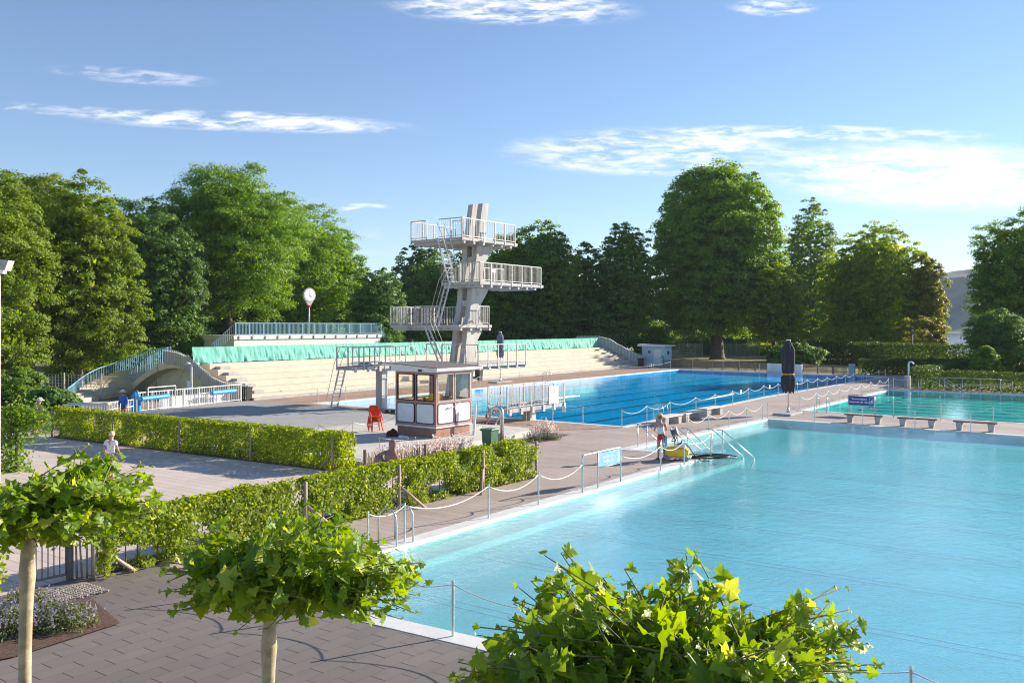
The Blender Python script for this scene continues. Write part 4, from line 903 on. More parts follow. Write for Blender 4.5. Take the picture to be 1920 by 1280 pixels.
# ================================================================ FENCES AND SMALL THINGS AT THE ARCH
FW = mat('white_fence_paint', (.68, .68, .66), .5, .1, 5, bump=.05)
fa, fb = G(252, 775), G(452, 753); fn = empty('railing_fence', fa, 'white barred railing between the stage and the arch', 'fence'); q = MB(); L_ = (fb-fa).length; fd_ = (fb-fa).normalized()
q.bar(fa+Z*1.15, fb+Z*1.15, .05); q.bar(fa+Z*.15, fb+Z*.15, .04)
for i in range(int(L_/.2)+1): q.bar(fa+fd_*(.2*i)+Z*.15, fa+fd_*(.2*i)+Z*1.15, .03)
q.build('bars', FW, fn)
for i in range(8): q = MB(); p = fa.lerp(fb, i/7); q.bar(p, p+Z*1.2, .06); q.build('post', FW, fn)
q = MB(); a = fa.lerp(fb, .12)+Vector((0, -.15, 0)); b_ = fa.lerp(fb, .36)+Vector((0, -.15, 0)); q.bar(a+Z*1.4, b_+Z*1.4, .05); q.bar(a+Z*.2, a+Z*1.4, .05); q.bar(b_+Z*.2, b_+Z*1.4, .05); q.build('gate_frame', FW, fn)
wa, wb = fa+Vector((.6, 2.2, 0)), fb+Vector((-.6, 1.5, 0)); q = MB(frame(wa, wb-wa)); q.box((0, 0, 0), ((wb-wa).length, .06, .72)); tag(q.build('white_screen', WHITEP), 'low white screen behind the barred railing under the arch', 'screen')
BLR = mat('blue_roller', (.03, .30, .66), .4, .1, 4, bump=.03)
def roller(a, b_, z, r_, label):
    rr = empty('cover_roller', a, label, 'roller', 'blue cover rollers'); a = a+Z*z; b_ = b_+Z*z; d = (b_-a).normalized()
    q = MB(); q.tube([a, b_], r_, 16); q.build('cover', BLR, rr, smooth=False); q = MB(); q.tube([a-d*.5, b_+d*.5], .03, 8); q.build('axle', STEEL, rr, smooth=True)
    for p in (a-d*.35, b_+d*.35): q = MB(); q.bar(Vector((p.x, p.y, 0)), p, .05); q.bar(Vector((p.x, p.y-.3, 0)), Vector((p.x, p.y+.3, 0)), .05); q.build('stand', FW, rr)
roller(G(274, 778)+Vector((0, -.7, 0)), G(324, 771)+Vector((0, -.7, 0)), .95, .13, 'blue pool cover roller at the left of the barred railing'); roller(G(397, 759), G(440, 754), .75, .15, 'blue pool cover roller at the right of the barred railing')
lump(G(262, 776)+Vector((0, -.6, 0)), .35, .2, 1.25, BLR, 'blue_cover', 'hanging blue cover at the left end of the barred railing', 'cover', 3)
p = G(359, 759); r = empty('twin_lamp', p, 'short white post with two round lamp heads in front of the arch', 'lamp'); q = MB(); q.tube([p, p+Z*2.55], .06, 8); q.box((p.x-.25, p.y-.1, .9), (p.x+.1, p.y-.05, 1.5)); q.build('pole', FW, r)
for s_ in (-1, 1): q = MB(); q.lathe([(.22, 0), (.24, .06), (.15, .16), (.03, .2)], (p.x+s_*.26, p.y, 2.5), 14); q.build('lamp_head', GALV, r, smooth=True)
# white table
a = G(168, 792); r = empty('white_table', a, 'wide white table behind the left end of the hedge', 'table'); X = frame(a, (1, .1, 0)); q = MB(X); q.box((-1.1, -.6, .93), (1.1, .6, .99), .01); q.build('table_top', WHITEP, r)
for sx_, sy_ in ((-1, -1), (1, -1), (-1, 1), (1, 1)): q = MB(X); q.bar((sx_*.95, sy_*.5, 0), (sx_*.95, sy_*.5, .93), .05); q.build('leg', FW, r)
a, b_ = G(160, 800), G(250, 786); q = MB(); d = (b_-a)
for z in (.35, .7, 1.05): q.bar(a+Z*z, b_+Z*z, .04)
for i in range(18): q.bar(a.lerp(b_, i/17), a.lerp(b_, i/17)+Z*1.05, .03 if i % 6 else .06)
tag(q.build('pipe_railing', FW), 'grey pipe railing behind the hedge near the blue jacket', 'railing')
# ---------------------------------------------------------------- wire fences
WIRE = mat('fence_wire', (.42, .43, .42), .5, .1, 5, metal=.3)
def wire_fence(a, b_, h, label, px=2.5, nh=9, nv=.25, r=.012, m=WIRE):
    f = empty('wire_fence', a, label, 'fence', 'wire fences'); L_ = (b_-a).length; n = max(1, round(L_/px)); q = MB()
    for i in range(nh): q.bar(a+Z*(.05+(h-.1)*i/(nh-1)), b_+Z*(.05+(h-.1)*i/(nh-1)), r*2)
    k = int(L_/nv)
    for i in range(k): q.bar(a.lerp(b_, i/k)+Z*.05, a.lerp(b_, i/k)+Z*(h-.05), r)
    q.build('mesh', m, f)
    for i in range(n+1): q = MB(); p = a.lerp(b_, i/n); q.bar(p, p+Z*(h+.08), .08); q.build('post', m, f)
wire_fence(Vector((-36, 62, 0)), Vector((-27.5, 60, 0)), 1.7, 'grey wire fence left of the curved staircase')
wire_fence(Vector((20, 135, 0)), Vector((31.5, 148, 0)), 2.1, 'pale wire fence between the blue shed and the big tree trunk', nh=8, r=.03)
wire_fence(Vector((33.5, 149, 0)), Vector((42, 152, 0)), 2.1, 'pale wire fence right of the big tree trunk', nh=8, r=.03)
wire_fence(Vector((44, 150, 0)), Vector((60, 132, 0)), 2.3, 'thin wire fence across the lawn behind the black parasol', nh=6, r=.012)
# ---------------------------------------------------------------- picket fences, white wall
def picket(a, b_, label, h=.95, step=.15):
    f = empty('picket_fence', a, label, 'fence', 'wooden picket fences'); d = (b_-a).normalized(); L_ = (b_-a).length; q = MB(frame(a, d))
    k = int(L_/step)
    for i in range(k+1):
        hh = h*(1+.03*math.sin(i*2.1)); x = i*step; q.box((x-.03, -.02, .06), (x+.035, .0, hh))
    for z in (.28, .74): q.box((0, .001, z), (L_, .04, z+.07))
    q.build('pickets', WOODG, f)
    for i in range(int(L_/2.2)+1): q = MB(frame(a, d)); q.box((i*2.2-.06, .041, 0), (i*2.2+.06, .16, h+.05)); q.build('post', WOODG, f)
picket(G(1243, 688), G(1438, 697), 'grey picket fence along the lawn from the shed to the white wall'); picket(G(1503, 698), G(1589, 703.5), 'grey picket fence from the white wall to the grey pillar')
a, b_ = G(1438, 697), G(1502, 700); q = MB(frame(a, b_-a)); q.box((0, 0, 0), ((b_-a).length, .3, .92), .02); tag(q.build('low_white_wall', WHITEP), 'low white wall in the picket fence behind the black parasol', 'wall')
a = G(1591, 706); q = MB(frame(a, N_)); q.box((0, 0, 0), (.55, .4, 1.25), .02); tag(q.build('grey_pillar', CONC), 'dark grey pillar at the right end of the picket fence', 'pillar')
a = G(1695, 727.5); q = MB(frame(a, N_)); q.box((0, 0, 0), (.42, .4, .98), .02); tag(q.build('grey_pillar', CONC), 'grey block at the corner of the long clipped hedge', 'pillar')
# ---------------------------------------------------------------- light blue shed
so = Vector((18.75, 110.2, 0)); r = empty('blue_shed', so, 'small light blue wooden shed with a white door and a flat roof', 'shed')
LB = mat('light_blue_paint', (.42, .62, .74), .6, .05, 3, bump=.1, stretch=(6, 6, .3)); X = frame(so, M_); LW, LDp = 3.1, 2.0
q = MB(X); q.box((0, -LDp, 0), (LW, 0, 2.45)); q.build('wall', LB, r)
X2 = frame(so, M_)
q = MB(X2); q.prism([(-.35, -LDp-.3), (LW+.45, -LDp-.3), (LW+.45, .35), (-.35, .35)], 2.452, [2.58, 2.7, 2.7, 2.58]); q.build('roof', WHITEP, r)
q = MB(X2); q.box((.45, .002, .05), (1.45, .05, 2.05)); dr = q.build('door', WHITEP, r); q = MB(X2); q.box((.5, .051, .95), (.6, .1, 1.05)); q.build('handle', BLACKP, dr)
q = MB(frame(so, U)); q.box((.6, -.04, 1.35), (1.3, -.002, 1.95)); wi = q.build('window', WHITEP, r); q = MB(frame(so, U)); q.box((.67, -.05, 1.42), (1.23, -.041, 1.88)); q.build('pane', mat('dark_pane', (.05, .07, .08), .15), wi)
for (x, z, c, nm) in ((2.05, 1.75, (.5, .05, .06), 'red'), (2.65, .95, (.75, .55, .1), 'yellow'), (.22, 1.15, (.1, .45, .3), 'green')):
    CX2 = X2 @ Matrix.Translation((x, 0, z)); q = MB(CX2); disc(q, .2, .003, .02, 20); q.build('painted_dot', mat('dot_'+nm, c, .6), r)
# lamp pillar and thin mast among the hedges
p = G(1703.5, 729); q = MB(); q.tube([p, p+Z*1.9]+[p+Z*1.95+Vector((.18-.18*math.cos(a), 0, .18*math.sin(a))) for a in [math.pi*i/8 for i in range(8)]]+[p+Vector((.42, 0, 1.98))], .06, 10); tag(q.build('shower_column', WHITEP, smooth=True), 'white curved shower column in front of the clipped hedges', 'shower')
p = Vector((50.5, 113, 0)); q = MB(); q.tube([p, p+Z*4.0], .06, 8); q.lathe([(.1, 0), (.1, .5), (.05, .6)], (p.x, p.y, 3.9), 8); tag(q.build('lamp_mast', mat('green_mast', (.10, .2, .2), .5), smooth=True), 'thin dark green lamp mast behind the clipped hedge', 'mast')
q = MB(); p = Vector((1802-960, 0, 0)); p = D(1802, 634, 590); q.lathe([(.5, -1), (.55, 0), (.35, 1.2), (.25, 2.3), (.05, 2.6)], tuple(Vector((p.x, p.y, -3.2))), 10); tag(q.build('river_buoy', BLACKP), 'small dark buoy floating on the river', 'buoy')
# roof post at the left edge of the picture
p = Vector((-10.70, 18.55, 0)); r = empty('canopy_post', p, 'tall pale square post with a lamp bracket at the left edge', 'post'); q = MB(); q.box((p.x-.3, p.y-.1, 0), (p.x+.03, p.y+.15, 6.0)); q.build('shaft', mat('post_paint', (.36, .34, .34), .6), r)
q = MB(); q.box((p.x-.4, p.y-.15, 6.001), (p.x+.12, p.y+.2, 6.2)); q.build('cap', WHITEP, r)
q = MB(); q.plate([(0, 0), (.16, -.05), (.24, .16), (-.1, .2)], (-.12, .12)); q.v = [v+p+Vector((.1, 0, 6.1)) for v in q.v]; q.build('floodlight', GALV, r)
# ================================================================ CLEANING CART, HOSE
p = G(1270, 862); X = frame(p, Vector((.95, -.3, 0))); r = empty('cleaning_cart', p, 'yellow pool cleaning cart with a cable drum beside the woman', 'cleaning cart')
YP = mat('yellow_plastic', (.85, .50, .01), .35, .05, 4, bump=.02); CRM = mat('cream_plastic', (.75, .66, .52), .5, .05, 4)
q = MB(X); q.plate([(-.38, .16), (.36, .12), (.44, .3), (.40, .42), (.30, .46), (-.36, .50), (-.42, .36)], (-.27, .27)); b0 = q.build('body', YP, r)
bm = bmesh.new(); bm.from_mesh(b0.data); bmesh.ops.bevel(bm, geom=bm.edges[:], offset=.04, segments=3, affect='EDGES'); bm.to_mesh(b0.data); bm.free()
q = MB(X); q.box((-.1, -.22, .47), (.3, .22, .60), .05); q.build('top_cover', CRM, r)
q = MB(X); q.box((-.5, -.24, .1), (.5, .24, .155), .015); q.build('chassis', GALV, r)
for x, y in ((-.34, -.28), (-.34, .28), (.36, -.28), (.36, .28)): q = MB(X @ Matrix.Translation((x, y, .09)) @ Matrix.Rotation(R(90), 4, 'X')); q.lathe([(.09, -.025), (.09, .025)], (0, 0, 0), 16); q.lathe([(.04, -.035), (.04, .035)], (0, 0, 0), 10); q.build('wheel', mat('grey_wheel', (.3, .3, .32), .5), r)
q = MB(X); q.tube([(-.42, -.2, .15), (-.5, -.2, .9), (-.5, .2, .9), (-.42, .2, .15)], .018, 8); q.build('push_handle', STEEL, r, smooth=True)
dc = (-.1, .05, 1.02); q = MB(X @ Matrix.Translation(dc) @ Matrix.Rotation(R(70), 4, 'Y')); q.lathe([(.21, -.11), (.21, -.09), (.1, -.085), (.1, .085), (.21, .09), (.21, .11)], (0, 0, 0), 22); dr = q.build('cable_drum', mat('grey_drum', (.16, .17, .2), .5), r)
q = MB(X @ Matrix.Translation(dc) @ Matrix.Rotation(R(70), 4, 'Y')); q.lathe([(.09, -.125), (.09, -.112)], (0, 0, 0), 16); q.build('drum_hub', WHITEP, dr)
q = MB(X); q.bar((-.1, .05, .55), (-.1, .05, .95), .05); q.build('drum_support', GALV, r)
q = MB(X); q.lathe([(.05, .5), (.055, .8), (.03, .84), (.03, .9)], (-.42, -.05, 0), 12); tag(q.build('blue_canister', mat('turquoise_plastic', (.05, .5, .6), .4)), 'turquoise canister standing on the yellow cleaning cart', 'canister')
q = MB(); Xi = X
q.tube([Xi @ Vector(v) for v in ((-.1, .05, .85), (-.2, -.1, .7), (-.05, -.25, .72), (.05, -.2, .95), (.2, -.2, .8), (.15, -.2, .6))], .02, 6)
q.tube([Xi @ Vector(v) for v in ((.0, -.1, .6), (.25, -.1, .66), (.45, -.12, .5), (.62, -.15, .25), (.85, -.2, .05), (1.2, -.2, .05))], .022, 6)
q.build('hose', BLACKP, r, smooth=True)
q = MB(); c = (G(1285, 861)+G(1360, 857))/2; pts = []
for i in range(130):
    a = i*.33; k = 0; e_ = Vector((.93, .12, 0)); f_ = Vector((-.1, .42, 0)); ra_ = 1+.38*math.sin(i*.13+1)
    pts.append(c+e_*(.95*ra_*math.cos(a)+.18*math.sin(i*.05))+f_*(.75*ra_*math.sin(a))+Z*(.04+.14*abs(noise.noise((i*.11, 0, 0)))))
q.tube(pts, .017, 5); tag(q.build('hose_coil', mat('black_hose', (.02, .018, .02), .35), smooth=True), 'long black hose lying in loops at the edge of the pool steps', 'hose')
# ================================================================ PEOPLE
SKIN = mat('skin', (.52, .27, .17), .6, .1, 12, bump=.1); HAIRD = mat('dark_hair', (.035, .02, .015), .6, .2, 40); HAIRL = mat('pale_hair', (.62, .54, .42), .7, .15, 40)
def skin_mesh(chains, sub=1):
    """chains: (parent index or None, [(pos, radius), ...]) joined into one skinned surface"""
    vs = []; es = []; rs = []
    for par, pts in chains:
        prev = par
        for p, r_ in pts:
            vs.append(tuple(p)); rs.append(r_ if isinstance(r_, tuple) else (r_, r_)); i = len(vs)-1
            if prev is not None: es.append((prev, i))
            prev = i
    me = bpy.data.meshes.new('sk'); me.from_pydata(vs, es, []); o = bpy.data.objects.new('sk', me); COL.objects.link(o)
    md = o.modifiers.new('s', 'SKIN'); md.use_smooth_shade = True; md.branch_smoothing = .4
    if not me.skin_vertices: raise RuntimeError('no skin layer')
    for i, r_ in enumerate(rs): me.skin_vertices[0].data[i].radius = r_
    me.skin_vertices[0].data[0].use_root = True
    o.modifiers.new('b', 'SUBSURF').levels = sub; o.modifiers['b'].render_levels = sub
    bpy.context.view_layer.update()
    out = bpy.data.meshes.new_from_object(o.evaluated_get(bpy.context.evaluated_depsgraph_get())); bpy.data.objects.remove(o); bpy.data.meshes.remove(me)
    return out
def link_mesh(me, name, m, parent, extra=None):
    if extra is not None:
        bm = bmesh.new(); bm.from_mesh(me); t_ = bpy.data.meshes.new('t'); t_.from_pydata([tuple(v) for v in extra.v], [], extra.f); bm.from_mesh(t_); bm.to_mesh(me); bm.free()
    me.materials.clear(); me.materials.append(m); me.polygons.foreach_set('use_smooth', [True]*len(me.polygons)); me.polygons.foreach_set('material_index', [0]*len(me.polygons))
    o = bpy.data.objects.new(name, me); COL.objects.link(o); o.parent = parent; return o
def person(loc, rz, h, label, top, bottom, hair, shoes, pose='stand', hat=None, sleeves=False, skirt=False, jacket=False, hair_len=.0, name='person', skin=SKIN, stone=False):
    r = empty(name, (0, 0, 0), label, 'person' if not stone else 'statue')
    V = Vector; k = h/1.72
    bend = .16 if pose == 'lean' else .03
    if pose == 'walk': knees = [V((-.10, .16, .50)), V((.10, .02, .50))]; ank = [V((-.10, .20, .09)), V((.10, -.26, .13))]
    else: knees = [V((-.105, .03, .49)), V((.105, .02, .49))]; ank = [V((-.12, .0, .085)), V((.13, .02, .085))]
    pel = V((0, 0, .94)); wa = V((0, bend*.25, 1.10)); ch = V((0, bend*.7, 1.29)); nk = V((0, bend, 1.44)); hb = V((0, bend+.03, 1.53)); hc = V((0, bend+.05, 1.60)); ht = V((0, bend+.045, 1.67))
    ch_ = [(None, [(pel, (.145, .105)), (wa, (.125, .09)), (ch, (.145, .10)), (nk, (.055, .055)), (hb, (.058, .064)), (hc, (.077, .09)), (ht, (.06, .07))])]
    idx = 7
    hands = []
    for s_ in (-1, 1):
        kn, an = knees[0 if s_ < 0 else 1], ank[0 if s_ < 0 else 1]
        ch_.append((0, [(V((s_*.09, 0, .86)), .095), (V((s_*.10, (kn.y)*.5, .70)), .085), (kn, .056), (kn.lerp(an, .35)-V((0, .015, 0)), .056), (kn.lerp(an, .8), .036), (an, .036), (an+V((s_*.01, .07, -.045)), .036), (an+V((s_*.015, .15, -.058)), .026)])); idx += 8
    for s_ in (-1, 1):
        sh = V((s_*.175, bend*.9, 1.385))
        if pose == 'lean': el = V((s_*.235, .10, 1.13)); wr = V((s_*.14, .32, 1.06)); hd = V((-s_*.15, .85, -.1))
        elif pose == 'walk': el = V((s_*.22, s_*.09, 1.12)); wr = V((s_*.23, .16+s_*.05, .93)); hd = V((0, .35, -1))
        else: el = V((s_*.23, .0, 1.12)); wr = V((s_*.22, .09, .89)); hd = V((0, .2, -1))
        hd.normalize(); ch_.append((2, [(sh, .058), (sh.lerp(el, .5), .044), (el, .036), (el.lerp(wr, .45), .034), (wr, .022)])); wi = idx+4; idx += 5
        side = hd.cross(V((s_, 0, 0))); side = side.normalized() if side.length > .1 else V((0, 1, 0))
        pm_ = wr+hd*.05; ch_.append((wi, [(pm_, (.034, .018)), (wr+hd*.09, (.036, .016))])); pi = idx+1; idx += 2
        for f_ in range(4):
            b_ = wr+hd*.10+side*(.027-.018*f_); ln = (.066, .078, .072, .055)[f_]; cu = V((-s_, 0, 0))*.016
            ch_.append((pi, [(b_, .0085), (b_+hd*ln*.5+cu*.5, .008), (b_+hd*ln*.9+cu*1.9, .0065)])); idx += 3
        ch_.append((wi+1, [(wr+hd*.05+side*.035, .0105), (wr+hd*.085+side*.055+V((-s_, 0, 0))*.012, .009), (wr+hd*.11+side*.058+V((-s_, 0, 0))*.022, .0075)])); idx += 3
    ex = MB(); ex.ball(hc+V((0, .095, -.02)), (.013, .02, .025), 6)
    for s_ in (-1, 1): ex.ball(hc+V((s_*.078, .0, -.01)), (.012, .022, .034), 6)
    body = link_mesh(skin_mesh(ch_), 'body', skin, r, ex)
    if not stone:
        q = MB()
        for s_ in (-1, 1): q.ball(hc+V((s_*.032, .083, .005)), (.014, .009, .009), 6)
        q.build('eyes', mat('eye_dark', (.03, .02, .02), .3), r)
        q = MB(); q.ball(hc+V((0, .083, -.055)), (.026, .008, .007), 6); q.build('mouth', mat('lip', (.4, .12, .1), .5), r)
    if hair:
        q = MB(); n = 12; vs = []; fs = []
        for i in range(n+1):
            for j in range(20):
                th = math.pi*(.66 if hair_len else .6)*i/n; ph = 2*math.pi*j/20; d = V((math.sin(th)*math.cos(ph), math.sin(th)*math.sin(ph), math.cos(th)))
                f_ = 1.0 if d.y < .35 else max(.72, 1-(d.y-.35)*.9*(1 if d.z < .5 else 0)); w_ = .006*noise.noise(d*9)
                vs.append(hc+V((0, -.012, .012))+V((d.x*(.094+w_), d.y*(.108+w_)*f_, d.z*(.105+w_)-(hair_len if d.z < -.1 and d.y < 0 else 0))))
        for i in range(n):
            for j in range(20): fs.append((i*20+j, i*20+(j+1) % 20, (i+1)*20+(j+1) % 20, (i+1)*20+j))
        q.add(vs, fs); q.build('hair', hair, r, smooth=True)
    if top:
        g = .013 if not jacket else .04
        if jacket: c_ = [(None, [(V((0, 0, .80)), (.185, .15)), (pel, (.185+0, .14)), (wa, (.165, .125)), (ch, (.185, .135)), (nk-V((0, 0, .01)), (.085, .08))])]
        else: c_ = [(None, [(V((0, 0, .93)), (.155+g, .112+g)), (wa, (.127+g, .09+g)), (V((0, bend*.6, 1.22)), (.14+g, .10+g))]+([(V((0, bend*.8, 1.36)), (.12, .09)), (nk-V((0, 0, .035)), (.066, .062))] if sleeves else [(V((0, bend*.7, 1.28)), (.148, .108))]))]
        ci = 3 if jacket else 3
        if sleeves or jacket:
            for s_ in (-1, 1):
                sh = V((s_*.178, bend*.9, 1.385)); el = V((s_*.235, .03, 1.13)); wr = V((s_*.22, .13, .93))
                if pose == 'lean': el = V((s_*.235, .10, 1.13)); wr = V((s_*.14, .32, 1.06))
                if pose == 'walk': el = V((s_*.22, s_*.09, 1.12)); wr = V((s_*.23, .16+s_*.05, .93))
                pts_ = [(sh, .072+g*.6), (sh.lerp(el, .55), .06+g*.6)]
                if jacket: pts_ += [(el, .06+g*.3), (el.lerp(wr, .85), .05+g*.2)]
                c_.append((ci, pts_))
        o = link_mesh(skin_mesh(c_), 'jacket' if jacket else ('shirt' if sleeves else 'tank_top'), top, r)
        if not sleeves and not jacket:
            q = MB()
            for s_ in (-1, 1): q.tube([V((s_*.075, bend*.7-.105, 1.27)), V((s_*.085, bend*.9-.075, 1.38)), V((s_*.09, bend*.9, 1.425)), V((s_*.085, bend*.9+.08, 1.37)), V((s_*.07, bend*.7+.11, 1.27))], .008, 6)
            q.build('straps', top, r, smooth=True)
    if bottom:
        if skirt:
            q = MB(); prof = [(.15, 1.02), (.17, .92), (.20, .75), (.235, .52)]; q.lathe(prof[::-1], (0, 0, 0), 20, 1, .8); q.build('skirt', bottom, r, smooth=True)
        else:
            c_ = [(None, [(V((0, 0, 1.03)), (.148, .11)), (V((0, 0, .93)), (.165, .125))])]
            for s_ in (-1, 1): c_.append((1, [(V((s_*.092, 0, .84)), .112), (V((s_*.102, 0, .72)), .108)]))
            link_mesh(skin_mesh(c_), 'shorts', bottom, r)
    if shoes:
        for s_ in (-1, 1):
            an = ank[0 if s_ < 0 else 1]; q = MB(); q.box((an.x-.045, an.y-.07, an.z-.083), (an.x+.05, an.y+.19, an.z-.06), .008); q.box((an.x-.04, an.y+.03, an.z-.06), (an.x+.045, an.y+.11, an.z-.02), .012); q.build('shoe', shoes, r)
    if hat:
        q = MB(); q.lathe([(.19, -.015), (.2, -.01), (.11, .012), (.105, .06), (.085, .1), (.03, .115)], tuple(hc+V((0, -.01, .055))), 28, 1, 1.1); ho = q.build('sun_hat', hat, r, smooth=True)
        q = MB(); q.lathe([(.112, .012), (.109, .035)], tuple(hc+V((0, -.01, .055))), 28, 1, 1.1); q.build('hat_band', HAIRD, ho)
    r.location = loc; r.rotation_euler = (0, 0, rz); r.scale = (k, k, k); return r
WHT = mat('white_cotton', (.78, .77, .80), .85, .05, 8, bump=.15); REDC = mat('red_cotton', (.72, .02, .03), .85, .08, 8, bump=.15); STRAW = mat('straw', (.72, .52, .26), .85, .15, 40, bump=.4); BLUEC = mat('blue_nylon', (.02, .12, .50), .6, .15, 8, bump=.2)
ORC = mat('coral_cotton', (.72, .12, .06), .85, .08, 8, bump=.15); PRINT = mat('patterned_blouse', (.62, .42, .3), .85, .8, 14); DSH = mat('dark_shoe', (.04, .03, .035), .6); GRT = mat('dark_trousers', (.10, .10, .13), .85)
person(G(1240, 861), R(6), 1.64, 'person in straw hat, white tank top and red shorts beside the yellow cleaning cart', WHT, REDC, HAIRD, DSH, 'lean', hat=STRAW)
person(G(72, 816), R(-25), 1.66, 'person in a coral skirt and white hat walking past the left hedge end', PRINT, ORC, HAIRL, DSH, 'walk', hat=WHT, sleeves=True, skirt=True)
person(G(207, 905), R(-20), 1.62, 'fair haired person in a white shirt walking on the plaza', WHT, GRT, HAIRL, DSH, 'walk', sleeves=True)
person(G(232, 793), R(160), 1.66, 'person in a blue hooded jacket and pale cap behind the hedge', BLUEC, GRT, HAIRD, DSH, 'stand', hat=WHT, jacket=True)
# ---------------------------------------------------------------- stone statue of a seated couple
STONE = mat('reddish_stone', (.30, .185, .155), .95, .3, 14, bump=.8, bscale=30)
sp_ = G(727, 893); V = Vector; r = empty('stone_statue', sp_, 'rough reddish stone statue of a huddled figure behind the near hedge', 'statue')
cs = [(None, [(V((.12, 0, .28)), (.27, .24)), (V((.10, 0, .52)), (.25, .2)), (V((.12, 0, .76)), (.25, .17)), (V((.15, 0, .92)), (.10, .10)), (V((.16, .0, 1.02)), (.13, .14)), (V((.16, .0, 1.14)), (.13, .14)), (V((.15, 0, 1.22)), (.09, .09))]),
      (2, [(V((-.06, -.05, .80)), .075), (V((-.26, -.08, .73)), .06), (V((-.36, -.05, .62)), .05)]), (2, [(V((.30, -.06, .66)), .07), (V((.30, -.16, .45)), .07), (V((.12, -.2, .4)), .06)]),
      (0, [(V((.2, -.22, .32)), .13), (V((.22, -.28, .12)), .11), (V((.24, -.3, 0)), .1)])]
link_mesh(skin_mesh(cs, 2), 'main_figure', STONE, r)
cs = [(None, [(V((-.28, -.06, .05)), (.25, .2)), (V((-.28, -.06, .3)), (.28, .22)), (V((-.29, -.06, .56)), (.23, .18)), (V((-.3, -.06, .74)), (.15, .14))]), (1, [(V((-.05, -.18, .35)), .12), (V((.02, -.24, .15)), .10)])]
link_mesh(skin_mesh(cs, 2), 'second_figure', STONE, r)
# ================================================================ FOLIAGE TOOLS (numpy)
def leaves_obj(name, pos, nrm, size, m, parent=None, aspect=.62, shape='rhomb', seed=0, tip=None):
    """many small separate leaf faces; pos, nrm: (n,3); size: (n,)"""
    rg = np.random.default_rng(seed+5); n = len(pos); nrm = nrm/np.maximum(np.linalg.norm(nrm, axis=1, keepdims=True), 1e-6)
    a = rg.normal(size=(n, 3)) if tip is None else tip+rg.normal(size=(n, 3))*.35
    t_ = a-nrm*np.sum(a*nrm, 1, keepdims=True); t_ /= np.maximum(np.linalg.norm(t_, axis=1, keepdims=True), 1e-6); b_ = np.cross(nrm, t_)
    s_ = size[:, None]
    if shape == 'rhomb': prof = [(-.5, 0, 0), (-.1, .5, .06), (.5, 0, -.04), (-.1, -.5, .06)]
    elif shape == 'oval': prof = [(-.5, 0, 0), (-.2, .42, .05), (.2, .36, .05), (.5, 0, -.05), (.2, -.36, .05), (-.2, -.42, .05)]
    else: prof = shape
    k = len(prof); v = np.empty((n, k, 3))
    for i, (x, y, z) in enumerate(prof): v[:, i] = pos+t_*(x*s_)+b_*(y*aspect*2*.5*s_*1.0)+nrm*(z*s_)
    off = Vector((0, 0, 0)); q = parent
    while q is not None: off += q.location; q = q.parent
    v = v.reshape(-1, 3)-np.array(off)
    me = bpy.data.meshes.new(name); me.vertices.add(n*k); me.vertices.foreach_set('co', v.ravel()); me.loops.add(n*k); me.loops.foreach_set('vertex_index', np.arange(n*k, dtype=np.int32))
    me.polygons.add(n); me.polygons.foreach_set('loop_start', np.arange(0, n*k, k, dtype=np.int32)); me.update(calc_edges=True); me.materials.append(m)
    o = bpy.data.objects.new(name, me); COL.objects.link(o)
    if parent: o.parent = parent
    return o
def rdir(rg, n):
    d = rg.normal(size=(n, 3)); return d/np.linalg.norm(d, axis=1, keepdims=True)
def crown_points(rg, c, rx, ry, rz, ncl, per, clr, power=2.2, zlow=-.85, flat=.6, lump_=.22, seed=1):
    """clumps of leaves over an uneven crown"""
    d = rdir(rg, ncl*2); d = d[d[:, 2] > zlow][:ncl]; n = len(d)
    bump_ = np.array([noise.noise(Vector(x)*1.9+Vector((seed*3.1, 0, 0)))+.5*noise.noise(Vector(x)*4.2+Vector((0, seed*1.7, 0))) for x in d])
    e = np.sign(d)*np.abs(d)**(2/power); e /= np.maximum(np.abs(e).max(axis=1, keepdims=True), 1e-6)**0; 
    rr = (1/((np.abs(d[:, 0])**power+np.abs(d[:, 1])**power+np.abs(d[:, 2])**power)**(1/power)))
    rad = rr*(1+lump_*bump_)*np.where(rg.random(n) < .75, rg.uniform(.86, 1.0, n), rg.uniform(.45, .86, n))
    cc = np.array(c)+d*rad[:, None]*np.array([rx, ry, rz])
    cr = clr*rg.uniform(.6, 1.35, n)
    m = int(per); dd = rdir(rg, n*m).reshape(n, m, 3); dd[:, :, 2] = np.where(dd[:, :, 2] < -.2, -dd[:, :, 2]*.6, dd[:, :, 2])
    rr2 = rg.uniform(.55, 1.05, (n, m, 1)); pos = cc[:, None, :]+dd*rr2*cr[:, None, None]*np.array([1, 1, flat])
    out = d[:, None, :]*.5+dd*.9+np.array([.2, -.1, .3])+rg.normal(size=(n, m, 3))*.6
    return pos.reshape(-1, 3), out.reshape(-1, 3), cc
